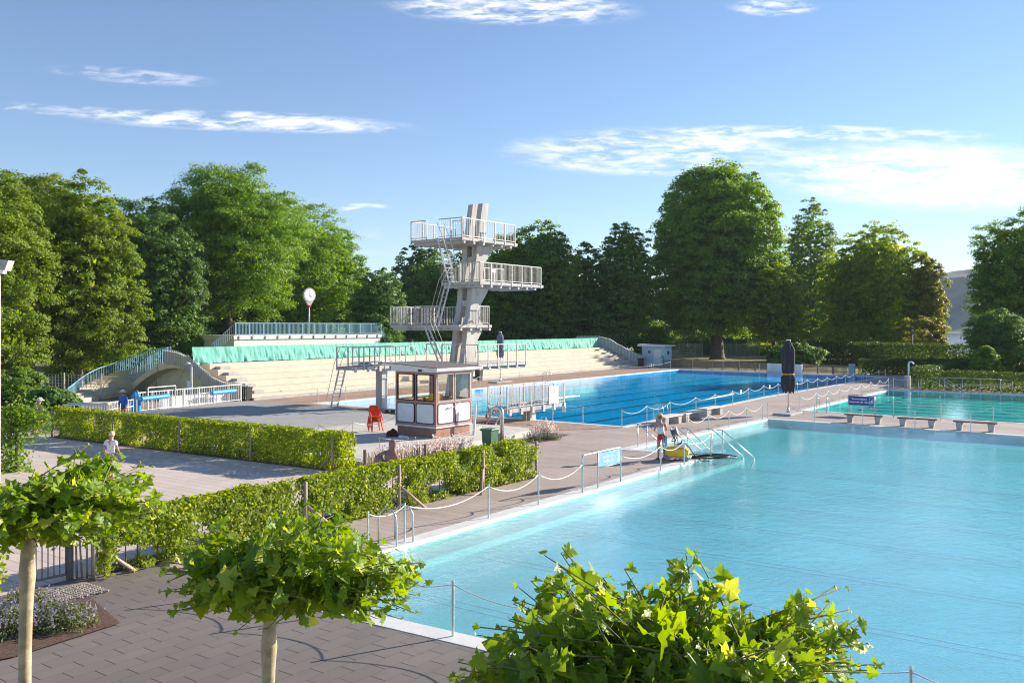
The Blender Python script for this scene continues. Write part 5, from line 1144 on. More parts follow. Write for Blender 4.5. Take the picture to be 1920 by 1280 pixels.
LM = {
 'yellow': leaf_mat('leaf_yellow_green', (.10, .17, .012), (.20, .29, .018), (.33, .39, .04), .35, trans=.5),
 'bright': leaf_mat('leaf_bright_green', (.095, .20, .016), (.19, .32, .024), (.30, .41, .045), .35, trans=.5),
 'mid': leaf_mat('leaf_mid_green', (.085, .165, .02), (.155, .26, .028), (.25, .35, .045), .35, trans=.48),
 'dark': leaf_mat('leaf_dark_green', (.065, .145, .025), (.125, .235, .036), (.21, .32, .055), .35, trans=.42),
 'blue': leaf_mat('leaf_blue_green', (.06, .135, .045), (.11, .21, .06), (.18, .28, .07), .35, trans=.4),
 'sunlit': leaf_mat('leaf_painted_sunlight', (.13, .21, .012), (.26, .35, .022), (.40, .45, .05), .35, trans=.58),  # brighter copy of the yellow-green leaf; strong backlight put into its colour
 'olive': leaf_mat('leaf_olive_brown', (.15, .17, .025), (.27, .28, .05), (.40, .37, .09), .35, trans=.5),
}
def tree(px, top, hw, d, hue, label, base_z=1.2, power=2.3, ncl=260, per=60, leaf=.34, clr=None, trunk=.3, seed=0, depth=None, gap=False, zlow=-.85, lump_=.22, group='trees behind the pools', wide_low=0, name='broadleaf_tree', gx=None, fill_=True):
    rg = np.random.default_rng(100+seed); x = (px-960)*d/F; zt = HC+(HZ-top)*d/F; rx = hw*d/F; ry = depth or rx*.9; rz = (zt-base_z)/2; c = (x, d, base_z+rz)
    r = empty(name, (x, d, 0), label, 'tree', group)
    clr = clr or max(.7, rx*.17); leaf *= (.72 if d > 100 else .56 if d > 75 else .5)
    pos, nr, cc = crown_points(rg, c, rx-clr*.15, ry-clr*.3, rz-clr*.25, int(ncl*1.9), int(per*(1.15 if d > 100 else 1.6)), clr*.8, power, zlow, .85, lump_*.75, seed)
    if wide_low:
        k = 1+wide_low*np.clip((c[2]-pos[:, 2])/rz, 0, 1); pos[:, 0] = x+(pos[:, 0]-x)*k
    leaves_obj('crown', pos, nr, leaf*rg.uniform(.6, 1.25, len(pos)), LM[hue], r, .75, seed=seed)
    if fill_:   # inner leaves that close the crown
        m = int(len(pos)*.16); dd = rdir(rg, m)*(rg.random((m, 1))**(1/3))*.8; ip = np.array(c)+dd*np.array([rx, ry, rz]); ip = ip[(ip[:, 2] > base_z*.6)]
        leaves_obj('inner_foliage', ip, rdir(rg, len(ip)), leaf*2.3*rg.uniform(.6, 1.2, len(ip)), LM[hue], r, .8, seed=seed+50)
    q = MB(); base = Vector((x, d, 0)); f_ = Vector((x+rg.uniform(-.3, .3), d, base_z+rz*.55))
    q.tube([base-Z*.2, base+Z*.3, base.lerp(f_, .4), f_], [trunk*1.5, trunk*1.15, trunk*.9, trunk*.55], 10); q.build('trunk', BARK, r, smooth=True)
    q = MB(); sel = cc[rg.choice(len(cc), min(16, len(cc)), replace=False)]
    for s_ in sel:
        s_ = Vector(s_); o_ = base.lerp(f_, rg.uniform(.45, 1)); mid = o_.lerp(s_, .5)+Z*rg.uniform(.2, 1.2); q.tube([o_, mid, s_], [trunk*.32, trunk*.18, .03], 5)
    q.build('limbs', BARK, r, smooth=True); return r
T = [
 (-40, 330, 120, 58, 'yellow', 'leftmost tall yellow green tree, cut by the left edge', dict(base_z=.5, ncl=330, per=75, wide_low=.2)),
 (60, 322, 105, 70, 'yellow', 'tall yellow green tree second from the left edge', dict(base_z=2, ncl=330, per=70)),
 (150, 345, 95, 64, 'yellow', 'yellow green tree with long drooping layered boughs behind the curved staircase', dict(base_z=.4, ncl=330, per=80, wide_low=.15, lump_=.34)),
 (250, 372, 95, 86, 'mid', 'tree with a rounded sunlit top between the layered tree and the dark tree', dict(base_z=2, ncl=240)),
 (300, 400, 85, 80, 'dark', 'dark green shaded tree left of the big maple', dict(base_z=.6, ncl=260, per=60)),
 (432, 314, 128, 88, 'bright', 'big bright green maple with a domed crown behind the white building', dict(base_z=4.5, ncl=420, per=80, lump_=.3, trunk=.45)),
 (560, 385, 100, 97, 'bright', 'bright green tree sloping down to the right behind the clock', dict(base_z=1.5, ncl=300, per=65)),
 (632, 432, 52, 100, 'bright', 'slender bright green tree behind the right end of the roof railing', dict(base_z=2, ncl=170, per=55)),
 (705, 508, 50, 95, 'dark', 'small dark round tree left of the diving tower', dict(base_z=.5, ncl=150, per=55)),
 (790, 455, 52, 128, 'blue', 'distant dark tree just left of the diving tower', dict(base_z=1, ncl=150, per=55, leaf=.42)),
 (860, 478, 90, 122, 'mid', 'dark green tree directly behind the diving tower', dict(base_z=.5, ncl=240, per=60, leaf=.4)),
 (950, 440, 60, 128, 'bright', 'tree with a sunlit top right behind the top platform', dict(base_z=1, ncl=190, per=55, leaf=.42)),
 (1018, 414, 72, 126, 'mid', 'broad dark green tree right of the diving tower with a pointed top', dict(base_z=.5, ncl=260, per=60, leaf=.4, power=2.0, lump_=.34)),
 (1098, 462, 50, 132, 'mid', 'lower tree in the gap between two taller dark trees', dict(base_z=.5, ncl=150, per=50, leaf=.42, power=2.0)),
 (1172, 408, 58, 130, 'mid', 'dark airy tree with a narrow top left of the giant plane tree', dict(base_z=.5, ncl=210, per=55, leaf=.4, power=1.7, wide_low=.35, lump_=.4)),
 (1345, 308, 112, 135, 'bright', 'giant rounded plane tree standing on the lawn behind the main pool', dict(base_z=1.0, ncl=640, per=90, leaf=.48, power=2.35, lump_=.10, trunk=.95, wide_low=.12, clr=1.5)),
 (1452, 498, 52, 128, 'sunlit', 'sunlit yellow green tree at the right foot of the giant plane tree', dict(base_z=1.5, ncl=170, per=55, leaf=.42)),
 (1520, 380, 54, 158, 'mid', 'tall loose pale green tree right of the giant plane tree', dict(base_z=1, ncl=190, per=45, leaf=.45, power=1.8, lump_=.4)),
 (1600, 452, 62, 132, 'sunlit', 'yellow green tree left part of the group behind the clipped hedge', dict(base_z=1, ncl=210, per=50, leaf=.42, lump_=.36)),
 (1655, 424, 72, 128, 'sunlit', 'tallest sunlit yellow green tree behind the clipped hedge', dict(base_z=1, ncl=260, per=50, leaf=.4, lump_=.38)),
 (1733, 482, 38, 126, 'olive', 'brownish olive tree beside the view of the river', dict(base_z=1, ncl=200, per=50, leaf=.4, lump_=.36)),
 (1914, 400, 86, 96, 'mid', 'tall dark green tree at the right edge', dict(base_z=1.5, ncl=330, per=65, leaf=.32, lump_=.32)),
 (1868, 585, 50, 84, 'dark', 'small round topped tree on a thin pale stem at the right', dict(base_z=1.9, ncl=170, per=60, leaf=.22, trunk=.13, clr=.55)),
]
for i, (px, top, hw, d, hue, lb, kw) in enumerate(T): tree(px, top-3, hw*1.06, d, hue, lb, seed=i+1, **kw)
BK = [(-60, 420, 'yellow'), (60, 430, 'mid'), (175, 440, 'dark'), (300, 450, 'mid'), (420, 470, 'dark'), (530, 480, 'mid'), (640, 520, 'mid'), (740, 560, 'dark'), (830, 545, 'dark'), (930, 540, 'mid'), (1040, 535, 'dark'), (1130, 530, 'mid'), (1215, 545, 'dark'), (1300, 530, 'mid'), (1400, 540, 'mid'), (1480, 500, 'dark'), (1560, 520, 'mid'), (1650, 530, 'dark'), (1685, 560, 'mid'), (1960, 470, 'dark')]
NM = ['first', 'second', 'third', 'fourth', 'fifth', 'sixth', 'seventh', 'eighth', 'ninth', 'tenth', 'eleventh', 'twelfth', 'thirteenth', 'fourteenth', 'fifteenth', 'sixteenth', 'seventeenth', 'eighteenth', 'nineteenth', 'twentieth']
for i, (px, top, hue) in enumerate(BK):
    dd = 112 if px < 600 else (150 if px < 1160 else 178); dd = 150 if px > 1600 else dd
    tree(px, top, 75, dd, hue, f'{NM[i]} from the left in the back row of trees', base_z=.2, ncl=110, per=40, leaf=.75, power=2.6, seed=200+i, group='back row of trees', trunk=.3, fill_=True)
# shrubs under the trees
SH = [(1280, 625, 60, 155, 'mid', 'far shrub left of the big tree trunk', 0), (1350, 628, 50, 157, 'mid', 'far shrub directly behind the big tree trunk', 0), (20, 700, 70, 50, 'mid', 'low green shrub at the left edge behind the plaza', 0), (95, 735, 42, 47, 'dark', 'dark low shrub left of the curved staircase', 0), (200, 650, 90, 74, 'dark', 'dark shrubbery behind the curved staircase', 0), (330, 600, 80, 84, 'dark', 'dark shrubbery left of the white building', 0),
      (640, 590, 60, 102, 'yellow', 'bushy shrub behind the right end of the white building', 0), (760, 600, 70, 108, 'mid', 'shrub behind the tribune left of the tower', 0), (950, 580, 90, 122, 'dark', 'dark shrub behind the tribune right of the tower', 0), (1090, 570, 80, 128, 'dark', 'dark shrub behind the right part of the tribune', 0),
      (1180, 600, 70, 138, 'mid', 'shrub behind the blue shed', 0), (1250, 610, 60, 160, 'mid', 'shrub behind the pale wire fence', 0), (1400, 610, 70, 165, 'mid', 'far shrub right of the big tree trunk', 0), (1420, 650, 60, 158, 'sunlit', 'low sunlit undergrowth at the back of the lawn', 0), (1490, 648, 48, 110, 'dark', 'round dark green bush behind the white wall', 0),
      (1530, 590, 60, 150, 'mid', 'shrub behind the thin wire fence', 0), (1620, 610, 90, 128, 'sunlit', 'sunlit shrub above the clipped hedge', 0), (1726, 600, 44, 118, 'olive', 'olive shrub at the right end of the clipped hedge', 0), (1848, 655, 22, 80, 'bright', 'loose light green shrub beside the river view', 0), (1900, 620, 70, 84, 'dark', 'dark shrub at the right edge', 0)]
for i, (px, top, hw, d, hue, lb, _) in enumerate(SH):
    rg = np.random.default_rng(500+i); x = (px-960)*d/F; zt = HC+(HZ-top)*d/F; rx = hw*d/F; zt = max(zt, 1.0)
    pos, nr, cc = crown_points(rg, (x, d, zt*.45), rx, min(rx*.8, 4), zt*.58, 150, 90, max(.35, rx*.2), 2.3, -.7, .7, .3, i); k = pos[:, 2] > .02
    r = empty('shrub', (x, d, 0), lb, 'shrub', 'shrubs under the trees'); leaves_obj('foliage', pos[k], nr[k], (.15+.0013*d)*rg.uniform(.6, 1.25, k.sum()), LM[hue], r, .75, seed=i)
    q = MB()
    for j in range(5): a = rg.uniform(0, 6.3); q.tube([(x, d, -.1), (x+math.cos(a)*rx*.3, d+math.sin(a)*rx*.3, zt*.45), (x+math.cos(a)*rx*.6, d+math.sin(a)*rx*.4, zt*.8)], [.06, .04, .015], 5)
    q.build('stems', BARK, r, smooth=True)
# ================================================================ HEDGES
def hedge(path, w, h, hue, label, n, leaf, wob=.05, gaps=0.0, name='clipped_hedge', seed=0, stems=True, group='clipped hedges', bottom=.05, hs=None):
    rg = np.random.default_rng(900+seed); P_ = [np.array((p[0], p[1])) for p in path]; segs = [np.linalg.norm(b_-a) for a, b_ in zip(P_, P_[1:])]; tot_ = sum(segs)
    s_ = rg.random(n)*tot_; pos = np.zeros((n, 3)); nr = np.zeros((n, 3)); face = rg.random(n); tt = rg.random(n)
    acc = 0; keep = np.ones(n, bool)
    for (a, b_), L_ in zip(zip(P_, P_[1:]), segs):
        m = (s_ >= acc) & (s_ < acc+L_); d_ = (b_-a)/L_; nn = np.array((d_[1], -d_[0])); k = m.sum(); x = s_[m]-acc; f_ = face[m]; t_ = tt[m]
        tf = w/(w+2*h); side = np.where(f_ < tf, 0, np.where(f_ < tf+(1-tf)*.5, 1, -1)); off = np.where(side == 0, (t_-.5)*w, side*w/2); zz = np.where(side == 0, h, bottom+(h-bottom)*t_)
        jit = rg.normal(size=k)*wob; off = off*(1+0)+np.where(side == 0, 0, side*(jit-.4*wob)); zz = zz+np.where(side == 0, jit*.8, 0)
        inner = rg.random(k) < .25; off = np.where(inner, off*rg.uniform(0, .8, k), off)
        base = a+d_*x[:, None]+nn*off[:, None]; pos[m, 0:2] = base; pos[m, 2] = zz; nr[m, 0:2] = nn*np.where(side == 0, 0, side)[:, None]; nr[m, 2] = np.where(side == 0, 1, .25); acc += L_
    if gaps:
        g = np.array([noise.noise(Vector((s_[i]*1.15, pos[i, 2]*1.7, seed)))+.45*noise.noise(Vector((s_[i]*3.1, pos[i, 2]*3.4, seed+4))) for i in range(n)]); lowf = 1.2-pos[:, 2]/h
        keep = g*1.0+.55-gaps*lowf*.55 > gaps*.62*rg.random(n)+.12
    g2 = np.array([noise.noise(Vector((s_[i]*1.6, pos[i, 2]*2.2, 7+seed))) for i in range(n)]); pos[:, 0:2] += (nr[:, 0:2]*g2[:, None]*wob*2.2); pos[:, 2] += nr[:, 2]*g2*wob*1.5
    nr += rg.normal(size=nr.shape)*.55
    r = empty(name, (P_[0][0], P_[0][1], 0), label, 'hedge', group); leaves_obj('foliage', pos[keep], nr[keep], leaf*rg.uniform(.6, 1.3, keep.sum()), LM[hue] if hue in LM else MATS[hue], r, .7, 'oval' if leaf < .1 else 'rhomb', seed=seed)
    if stems:
        q = MB(); a0 = 0
        for (a, b_), L_ in zip(zip(P_, P_[1:]), segs):
            for j in range(int(L_/.33)):
                p = a+(b_-a)*((j+.5+rg.uniform(-.2, .2))/(L_/.33)); e_ = rg.uniform(-.08, .08, 2); q.tube([(p[0], p[1], 0), (p[0]+e_[0], p[1]+e_[1], h*.5), (p[0]+e_[1], p[1]+e_[0], h*.92)], [.016, .012, .006], 5)
                for l_ in range(4):
                    z = h*rg.uniform(.2, .85); e2 = rg.uniform(-.28, .28, 2); q.tube([(p[0]+e_[0]*.5, p[1]+e_[1]*.5, z), (p[0]+e2[0], p[1]+e2[1], z+.12)], [.006, .003], 4)
        q.build('stems', BARK, r, smooth=True)
    return r
leaf_mat('leaf_hornbeam', (.16, .24, .015), (.31, .385, .026), (.48, .48, .06), 1.1, trans=.48)
hn0, hn1 = Vector((-8.05, 17.5, 0)), Vector((.62, 29.25, 0)); hb0, hb1 = Vector((-20.3, 40.1, 0)), Vector((-5.5, 30.4, 0))
hedge([hn0, hn1], .5, 1.2, 'leaf_hornbeam', 'loose sunlit hornbeam hedge running from the garden gate towards the pool', 72000, .076, .05, gaps=.33, seed=1, name='hornbeam_hedge', group='hornbeam hedges')
hedge([hb0, hb1], .55, 1.25, 'leaf_hornbeam', 'dense hornbeam hedge across the plaza in front of the stage', 52000, .084, .045, gaps=.05, seed=2, name='hornbeam_hedge', group='hornbeam hedges')
hedge([Vector((-9.35, 16.3, 0)), Vector((-12.4, 11.4, 0))], .5, 1.25, 'leaf_hornbeam', 'hornbeam hedge at the left edge beyond the garden gate', 9000, .08, .07, gaps=.4, seed=3, name='hornbeam_hedge', group='hornbeam hedges')
LM['hedge'] = leaf_mat('leaf_clipped', (.045, .085, .014), (.08, .135, .02), (.15, .2, .03), .8)
hedge([(38.5, 121), (46, 112), (49, 104.5), (57.5, 97)], 2.4, 2.7, 'hedge', 'tall clipped dark green hedge curving behind the lawn', 26000, .20, .12, seed=4, stems=False, bottom=0)
hedge([(36, 92.5), (48.5, 92)], 1.6, 1.45, 'hedge', 'low clipped hedge right of the grey pillar', 12000, .17, .07, seed=5, stems=False, bottom=0)
hedge([(33, 72.8), (41, 84), (45, 88)], 1.5, 1.5, 'hedge', 'clipped hedge running back from the corner of the swimmer pool', 12000, .16, .07, seed=6, stems=False, bottom=0)
hedge([(31.9, 71.0), (37.5, 66.5), (45, 61.5), (55, 54.5)], 1.3, 1.42, 'hedge', 'long clipped hedge behind the stair rail of the swimmer pool', 24000, .13, .07, seed=7, stems=False, bottom=0)
hedge([(46.5, 88), (60, 84)], 2.2, 1.9, 'dark', 'dark tall hedge at the right below the river', 14000, .2, .14, seed=8, stems=False, bottom=0)
q = MB(); q.bar((53.2, 96, 0), (53.2, 96, 3.0), .5); tag(q.build('rusty_pillar', mat('rust', (.16, .07, .05), .9)), 'rust brown pillar at the right end of the tall clipped hedge', 'pillar')
# soil strips
q = fill([(-8.05, 17.75), (.75, 29.0), (1.1, 28.75), (.55, 29.7), (.1, 29.7), (-8.3, 18.35)][:2]+[(.95, 29.5), (.1, 29.7), (-8.35, 18.3)], [], .024); struct(q, 'soil_strip', SOIL)
q = fill([(-20.5, 39.65), (-5.4, 29.85), (-5.0, 30.4), (-20.2, 40.5)], [], .024); struct(q, 'soil_strip', SOIL)
q = fill([(-8.2, 16.9), (-8.7, 16.3), (-12.6, 10.8), (-11.7, 9.9), (-7.35, 13.25), (-6.45, 14.75)], [], .028); struct(q, 'soil_bed', SOIL)
q = fill([(-5.0, 30.3), (.4, 38.9), (1.1, 38.9), (1.5, 41.2), (2.6, 40.6), (1.6, 38.4), (.4, 37), (-4.4, 29.7)], [], .02); struct(q, 'soil_bed', SOIL)
# trellis posts with braces
def stake(p, h, brace, label, tilt=0):
    r = empty('hedge_post', p, label, 'post', 'wooden hedge posts'); q = MB(); q.tube([p-Z*.1, p+Z*h+Vector((tilt, 0, 0))], [.05, .045], 8); q.build('upright', WOODP, r, smooth=True)
    if brace is not None: q = MB(); q.tube([p+Z*h*.55, p+brace], .04, 8); q.build('brace', WOODP, r, smooth=True)
hd_ = (hn1-hn0).normalized(); hs_ = Vector((hd_.y, -hd_.x, 0))
stake(hn0+hs_*.05-hd_*.15, 1.25, hd_*.8+hs_*.15, 'wooden post with a long brace between the garden gate and the near hedge')
for s_, lb in ((4.9, 'wooden post in the near hedge behind the middle plane tree'), (8.1, 'wooden post in the near hedge left of the pink flowers'), (11.7, 'wooden post with a slanting brace in the right part of the near hedge')):
    stake(hn0+hd_*s_+hs_*.3, 1.22, (-hd_*.55+hs_*.35) if s_ > 9 else hd_*.7+hs_*.3, lb)
stake(hn1+hd_*.15+hs_*.1, 1.15, None, 'wooden post at the right end of the near hedge')
bd_ = (hb1-hb0).normalized(); bs_ = Vector((bd_.y, -bd_.x, 0))
for s_, lb in ((.05, 'left end of'), (4.6, 'left part of'), (9.0, 'middle of'), (13.1, 'right part of'), (17.2, 'right end of')): stake(hb0+bd_*min(s_, 17.4)+bs_*.32, 1.2, (-bd_*.6) if s_ > 17 else None, f'wooden post at the {lb} the hedge in front of the stage')
# ---------------------------------------------------------------- garden gate
ga, gb = G(78, 1112), G(130, 1092); gl = hd_; ga = Vector((-9.1, 16.7, 0)); gb = Vector((-8.62, 17.3, 0)); gl = (gb-ga).normalized(); r = empty('garden_gate', ga, 'small grey metal garden gate beside the left plane tree', 'gate')
q = MB(); q.bar(ga+Z*.12, gb+Z*.12, .04); q.bar(ga+Z*1.05, gb+Z*1.12, .04)
for i in range(8): q.bar(ga.lerp(gb, i/7)+Z*.12, ga.lerp(gb, i/7)+Z*(1.05+.07*i/7), .016)
GATEM = mat('dull_gate_metal', (.2, .18, .16), .6, .15, 8, metal=.3)
q.build('bars', GATEM, r); q = MB(); q.bar(gb+gl*.08, gb+gl*.08+Z*1.22, .1); q.build('gate_post', GATEM, r); q = MB(); q.bar(gb-gl*.05+Z*.95+hs_*.06, gb-gl*.25+Z*.95+hs_*.06, .03); q.build('latch', GALV, r)
r = empty('hazel_fence', gb+gl*.2, 'short piece of rough stick fence between the gate and the hedge', 'fence'); q = MB()
for i in range(5): p = gb+gl*.12+(hn0-gb-gl*.12)*(i/5.5); q.tube([p, p+Z*(.9-.04*i)+Vector((random.uniform(-.05, .05), 0, 0))], [.022, .016], 6)
q.build('sticks', WOODP, r, smooth=True)
q = MB(); rg = random.Random(3)
for i in range(26):
    for j in range(9):
        p = Vector((-9.15, 15.75, 0))+gl*(i*.065)+hs_*(j*.1+.03*(i % 2)); a = rg.uniform(0, .4); s_ = .042; q.prism([(p.x+s_*math.cos(a+k*math.pi/2+.78), p.y+s_*math.sin(a+k*math.pi/2+.78)) for k in range(4)], .025, .045+rg.uniform(0, .008))
struct(q, 'cobble_strip', mat('cobble', (.34, .29, .25), .85, .2, 9))
# pale fence by the statue
a, b_ = G(682, 893), G(795, 880); r = empty('paling_fence', a, 'low fence of pale split stakes behind the stone statue', 'fence'); q = MB(); rg = random.Random(5)
for i in range(32):
    p = a.lerp(b_, i/31); h_ = .72+rg.uniform(-.06, .08)+(.2 if i == 10 else 0); q.tube([p, p+Z*h_+Vector((rg.uniform(-.04, .04), 0, 0))], [.028, .018], 5)
q.build('stakes', WOODP, r, smooth=True)
for p in (a, b_): q = MB(); q.bar(p+hs_*.05, p+hs_*.05+Z*.88, .09); q.build('post', WOODG, r)
# ================================================================ FLOWERS
def flowers(c, rx, ry, h, nst, col, leafm, label, fl=.02, name='flowering_plant', dens=1, bushh=.5, seed=0, group=None, spike=False, cat='plant'):
    rg = np.random.default_rng(1500+seed); r = empty(name, c, label, cat, group); c = Vector(c)
    n = int(nst*9*dens); d = rdir(rg, n); d[:, 2] = np.abs(d[:, 2]); k = rg.uniform(.35, 1, (n, 1)); pos = np.array(c)+d*k*np.array([rx, ry, h*bushh]); leaves_obj('foliage', pos, d+rg.normal(size=(n, 3))*.6, rg.uniform(.03, .08, n), leafm, r, .4, 'oval', seed=seed)
    q = MB(); fp = []; 
    for i in range(nst):
        a = rg.uniform(0, 6.28); rr = math.sqrt(rg.random()); b0_ = c+Vector((math.cos(a)*rr*rx*.8, math.sin(a)*rr*ry*.8, 0)); t_ = c+Vector((math.cos(a)*rr*rx*1.15, math.sin(a)*rr*ry*1.15, h*rg.uniform(.6, 1.05)*(1-.35*rr)))
        q.tube([b0_, b0_.lerp(t_, .6)+Z*h*.1, t_], [.003, .0025, .0015], 3)
        for j in range(9 if spike else 6): f_ = rg.uniform(.62 if spike else .5, 1); fp.append(tuple(b0_.lerp(t_, f_)+Z*h*.1*(1-f_)+Vector(rg.normal(size=3)*(.012 if spike else .03))))
    q.build('stalks', leafm, r); fp = np.array(fp); leaves_obj('blossoms', fp, rdir(rg, len(fp)), fl*rg.uniform(.7, 1.5, len(fp)), col, r, .9, 'oval', seed=seed+1); return r
PNK = leaf_mat('gaura_blossom', (.66, .50, .44), (.78, .66, .60), (.84, .78, .72), 3, trans=.3); PUR = leaf_mat('lavender_blossom', (.25, .21, .29), (.36, .32, .40), (.48, .44, .48), 3, trans=.3); SAGE = leaf_mat('grey_green_leaf', (.10, .13, .05), (.2, .24, .09), (.3, .33, .14), 3)
for i, (px, py, l) in enumerate(((735, 872, 'leftmost, beside the statue'), (765, 868, 'left of the middle'), (795, 862, 'in the middle, before the kiosk corner'), (828, 856, 'right of the kiosk corner'), (858, 851, 'rightmost, towards the green bin'))):
    flowers(G(px, py), .6, .45, .95, 62, PNK, SAGE, 'pale pink gaura clump in the kiosk bed, '+l, .055, seed=i, group='pink gaura clumps in front of the kiosk')
flowers(G(695, 885), .4, .3, .6, 40, PNK, LM['mid'], 'green leafy plant with few blossoms left of the stone statue', .04, bushh=.8, seed=8)
flowers(G(1020, 822), .6, .5, 1.0, 110, PNK, SAGE, 'pale pink flowering clump at the right corner of the kiosk slab', .05, seed=9)
flowers(G(1000, 826), .45, .4, .5, 70, PUR, SAGE, 'purple lavender clump at the right corner of the kiosk slab', .03, bushh=.7, seed=10, spike=True); flowers(G(1040, 824), .35, .3, .4, 40, PUR, SAGE, 'small green and purple clump beside the deck corner', .03, bushh=.8, seed=11, spike=True)
bed = [(-7.35, 14.6, 'right end', .62), (-8.1, 14.3, 'second from the right', .66), (-8.3, 15.3, 'behind the rightmost, near the cobbles', .55), (-8.9, 13.5, 'in the middle', .6), (-9.3, 14.4, 'beside the tree stem', .6), (-9.6, 12.7, 'left of the middle', .6), (-10.3, 11.8, 'near the left edge', .65), (-10.3, 13.2, 'at the left edge below the hedge', .6)]
for i, (x, y, l, rr) in enumerate(bed): flowers((x, y, .02), rr, rr*.85, .52, 80, PUR, SAGE, f'lavender clump in the bed below the gate, {l}', .03, bushh=.8, dens=3.2, seed=20+i, group='lavender clumps in the lower left bed', spike=True)
# ivy column at the left edge (leafy creeper beside the post)
rg = np.random.default_rng(77); n = 5200; x0 = Vector((-16.7, 30.2, 0)); n = 3600; pos = np.column_stack([x0.x+rg.normal(0, .24, n)-.2, x0.y+rg.normal(0, .3, n), rg.uniform(0, 2.2, n)]); up = rg.random(n) < .45
pos[up, 0] += rg.uniform(0, 1.1, up.sum()); pos[up, 2] = 1.75+rg.normal(0, .3, up.sum()); r = empty('leafy_bush', x0, 'leafy bush spreading over the plaza at the left edge', 'shrub'); leaves_obj('foliage', pos, rdir(rg, n)+np.array([.3, -.2, .5]), rg.uniform(.06, .14, n), LM['mid'], r, .75, 'oval')
q = MB(); q.tube([x0, x0+Z*1.6], [.06, .03], 6); q.build('stem', BARK, r, smooth=True)
# ================================================================ PLANE TREES IN FRONT
lobes = [(0, 0), (.11, -.08), (.34, -.11), (.46, -.24), (.53, -.16), (.51, .0), (.62, .08), (.88, .17), (.76, .28), (.66, .36), (.47, .42), (.50, .56), (.47, .74), (.30, .71), (.22, .88), (0, 1.14)]
PL = [(x, y) for x, y in lobes]+[(-x, y) for x, y in lobes[-2:0:-1]]
PLM = leaf_mat('plane_leaf', (.12, .22, .012), (.28, .40, .022), (.55, .56, .09), 3.5, trans=.42, rough=.42, spec=.38, fine=38)
TWIG = mat('green_twig', (.16, .17, .05), .7, .2, 9)
def plane_leaf_mesh(name, bases, tips, nrms, sizes, parent, seed=0):
    """lobed leaves folded along the midrib; bases: stalk end, tips: direction, nrms: upper side"""
    rg = np.random.default_rng(seed); n = len(bases); k = len(PL)+1; P0 = np.array([(0, .38)]+PL)   # centre first
    T_ = tips/np.linalg.norm(tips, axis=1, keepdims=True); Nn = nrms-T_*np.sum(nrms*T_, 1, keepdims=True); Nn /= np.linalg.norm(Nn, axis=1, keepdims=True); B = np.cross(T_, Nn)
    v = np.empty((n, k, 3)); fold = rg.uniform(.05, .45, n); droop = rg.uniform(.1, .6, n); tw = rg.uniform(-.25, .25, n); wx = rg.uniform(.8, 1.1, n)
    for i, (x, y) in enumerate(P0):
        z = abs(x)*fold-droop*y*y*.35+tw*x*y+.05*math.sin(7*x+3*y)
        v[:, i] = bases+B*(x*wx*sizes)[:, None]*.8+T_*(y*sizes*.8)[:, None]+Nn*(z*sizes)[:, None]
    off = np.array(parent.location); v = v.reshape(-1, 3)-off; m = k-1
    f = np.array([[0, 1+i, 1+(i+1) % m] for i in range(m)], dtype=np.int32); F_ = (f[None]+(np.arange(n)*k)[:, None, None]).reshape(-1, 3)
    me = bpy.data.meshes.new(name); me.vertices.add(n*k); me.vertices.foreach_set('co', v.ravel()); me.loops.add(F_.size); me.loops.foreach_set('vertex_index', F_.ravel().astype(np.int32))
    me.polygons.add(len(F_)); me.polygons.foreach_set('loop_start', np.arange(0, F_.size, 3, dtype=np.int32)); me.polygons.foreach_set('use_smooth', np.ones(len(F_), bool)); me.update(calc_edges=True); me.materials.append(PLM)
    o = bpy.data.objects.new(name, me); COL.objects.link(o); o.parent = parent; return o
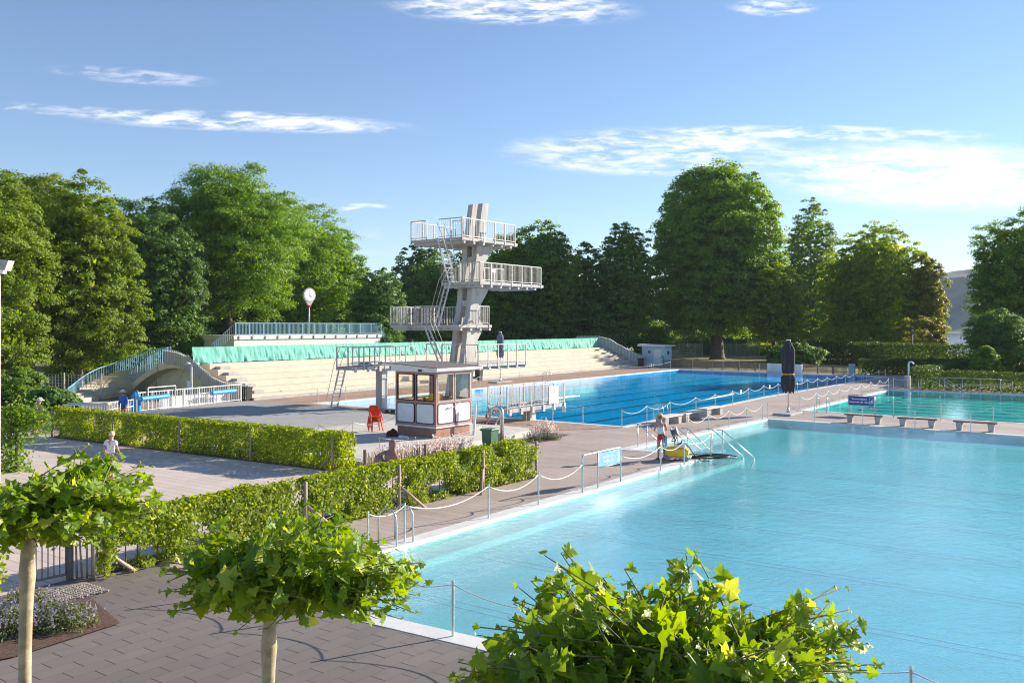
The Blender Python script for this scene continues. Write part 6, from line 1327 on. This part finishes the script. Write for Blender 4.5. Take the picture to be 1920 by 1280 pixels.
def plane_tree(x, y, zt, zb, hx, hy, label, nshoot, seed, leaf=.17, trunk=.05, env=None, lean=0, up=.35, ox=0, oy=0):
    rg = np.random.default_rng(3000+seed); r = empty('plane_tree', (x, y, 0), label, 'tree', 'pollarded plane trees in front')
    hz = zb+.12; q = MB(); pts = [Vector((x+lean*(1-t_)+.02*math.sin(5*t_+seed), y, hz*t_)) for t_ in (-.02, .1, .3, .5, .7, .8, .86, .9, .94, .97, 1)]
    q.tube(pts, [trunk*k for k in (1.15, 1.08, 1, .98, .98, 1.0, 1.12, 1.3, 1.12, 1.02, 1.1)], 16); q.build('trunk', PLANEBARK, r, smooth=True)
    head = Vector((x, y, hz)); q = MB(); bases = []; tips = []; nr = []; sz = []; arms = []
    for i in range(9):
        a = 2*math.pi*i/9+rg.uniform(-.3, .3); rr = rg.uniform(.4, .7); e_ = Vector((x+ox+math.cos(a)*hx*rr, y+oy+math.sin(a)*hy*rr, zb+(zt-zb)*rg.uniform(.3, .5))); q.tube([head-Z*.05, head.lerp(e_, .5)+Z*.02, e_], [.024, .015, .008], 6); arms.append((head, e_))
    for i in range(nshoot):
        h0, e_ = arms[rg.integers(len(arms))]; o_ = h0.lerp(e_, rg.uniform(.15, 1)); a = rg.uniform(0, 2*math.pi); rr = math.sqrt(rg.random())
        tx = x+ox+math.cos(a)*hx*rr; ty = y+oy+math.sin(a)*hy*rr; f_ = math.sqrt(max(0, 1-rr**3)); dz = (zt-zb)
        hh = min(1.05, max(.38, .74+.85*noise.noise((tx*1.9, ty*1.5, seed*3.3)))); lo_ = -.10+.34*rr-.3*max(0, rr-.75)*rg.random()*2; tz = zb+dz*(lo_+(hh*(1-.25*rr**4)-lo_)*rg.random()**.75)
        if env: tz = env(tx, ty, tz)
        e2 = Vector((tx, ty, tz)); d_ = (e2-o_); L_ = d_.length
        if L_ < .1: continue
        mid = o_.lerp(e2, .5)+Vector((0, 0, up*.1)); q.tube([o_, mid, e2], [.008, .006, .003], 4)
        m = int(rg.integers(5, 10))
        for j in range(m):
            t_ = (.35+.65*j/(m-1)); p = (o_.lerp(mid, t_*2) if t_ < .5 else mid.lerp(e2, t_*2-1)); an = j*2.4+rg.uniform(-.4, .4)
            out = Vector((math.cos(an), math.sin(an), rg.uniform(-.25, .75))); s_ = leaf*rg.uniform(.5, 1.3)*(1 if t_ < .85 else rg.uniform(.3, .65)); pe = s_*rg.uniform(.25, .5); b0_ = p+out.normalized()*pe
            q.tube([p, b0_], .0018, 3, False); bases.append(tuple(b0_)); tips.append((out.x+rg.normal()*.25, out.y+rg.normal()*.25, out.z*.4-.25+rg.normal()*.35)); nr.append((rg.normal()*.8+.3, rg.normal()*.8-.25, .8)); sz.append(s_)
    q.build('branches', TWIG, r, smooth=True); plane_leaf_mesh('crown', np.array(bases), np.array(tips), np.array(nr), np.array(sz), r, seed); return r
d1 = 6.6; plane_tree((508-960)*d1/F, d1, HC-(915-HZ)*d1/F, HC-(1172-HZ)*d1/F, .98, .8, 'young plane tree with a wide flat crown in the middle foreground', 400, 1, .118, .046, ox=.2)
d2 = 7.3; plane_tree((50-960)*d2/F, d2, HC-(838-HZ)*d2/F, HC-(1030-HZ)*d2/F, 1.0, .8, 'young plane tree at the left edge with its pale straight stem in view', 370, 2, .125, .05, ox=.12)
d3 = 4.9; plane_tree((1265-960)*d3/F, d3, HC-(1055-HZ)*d3/F, HC-(1400-HZ)*d3/F, 1.16, .85, 'plane tree crown cut by the bottom edge in front of the shallow pool', 660, 3, .124, .05, ox=-.08)
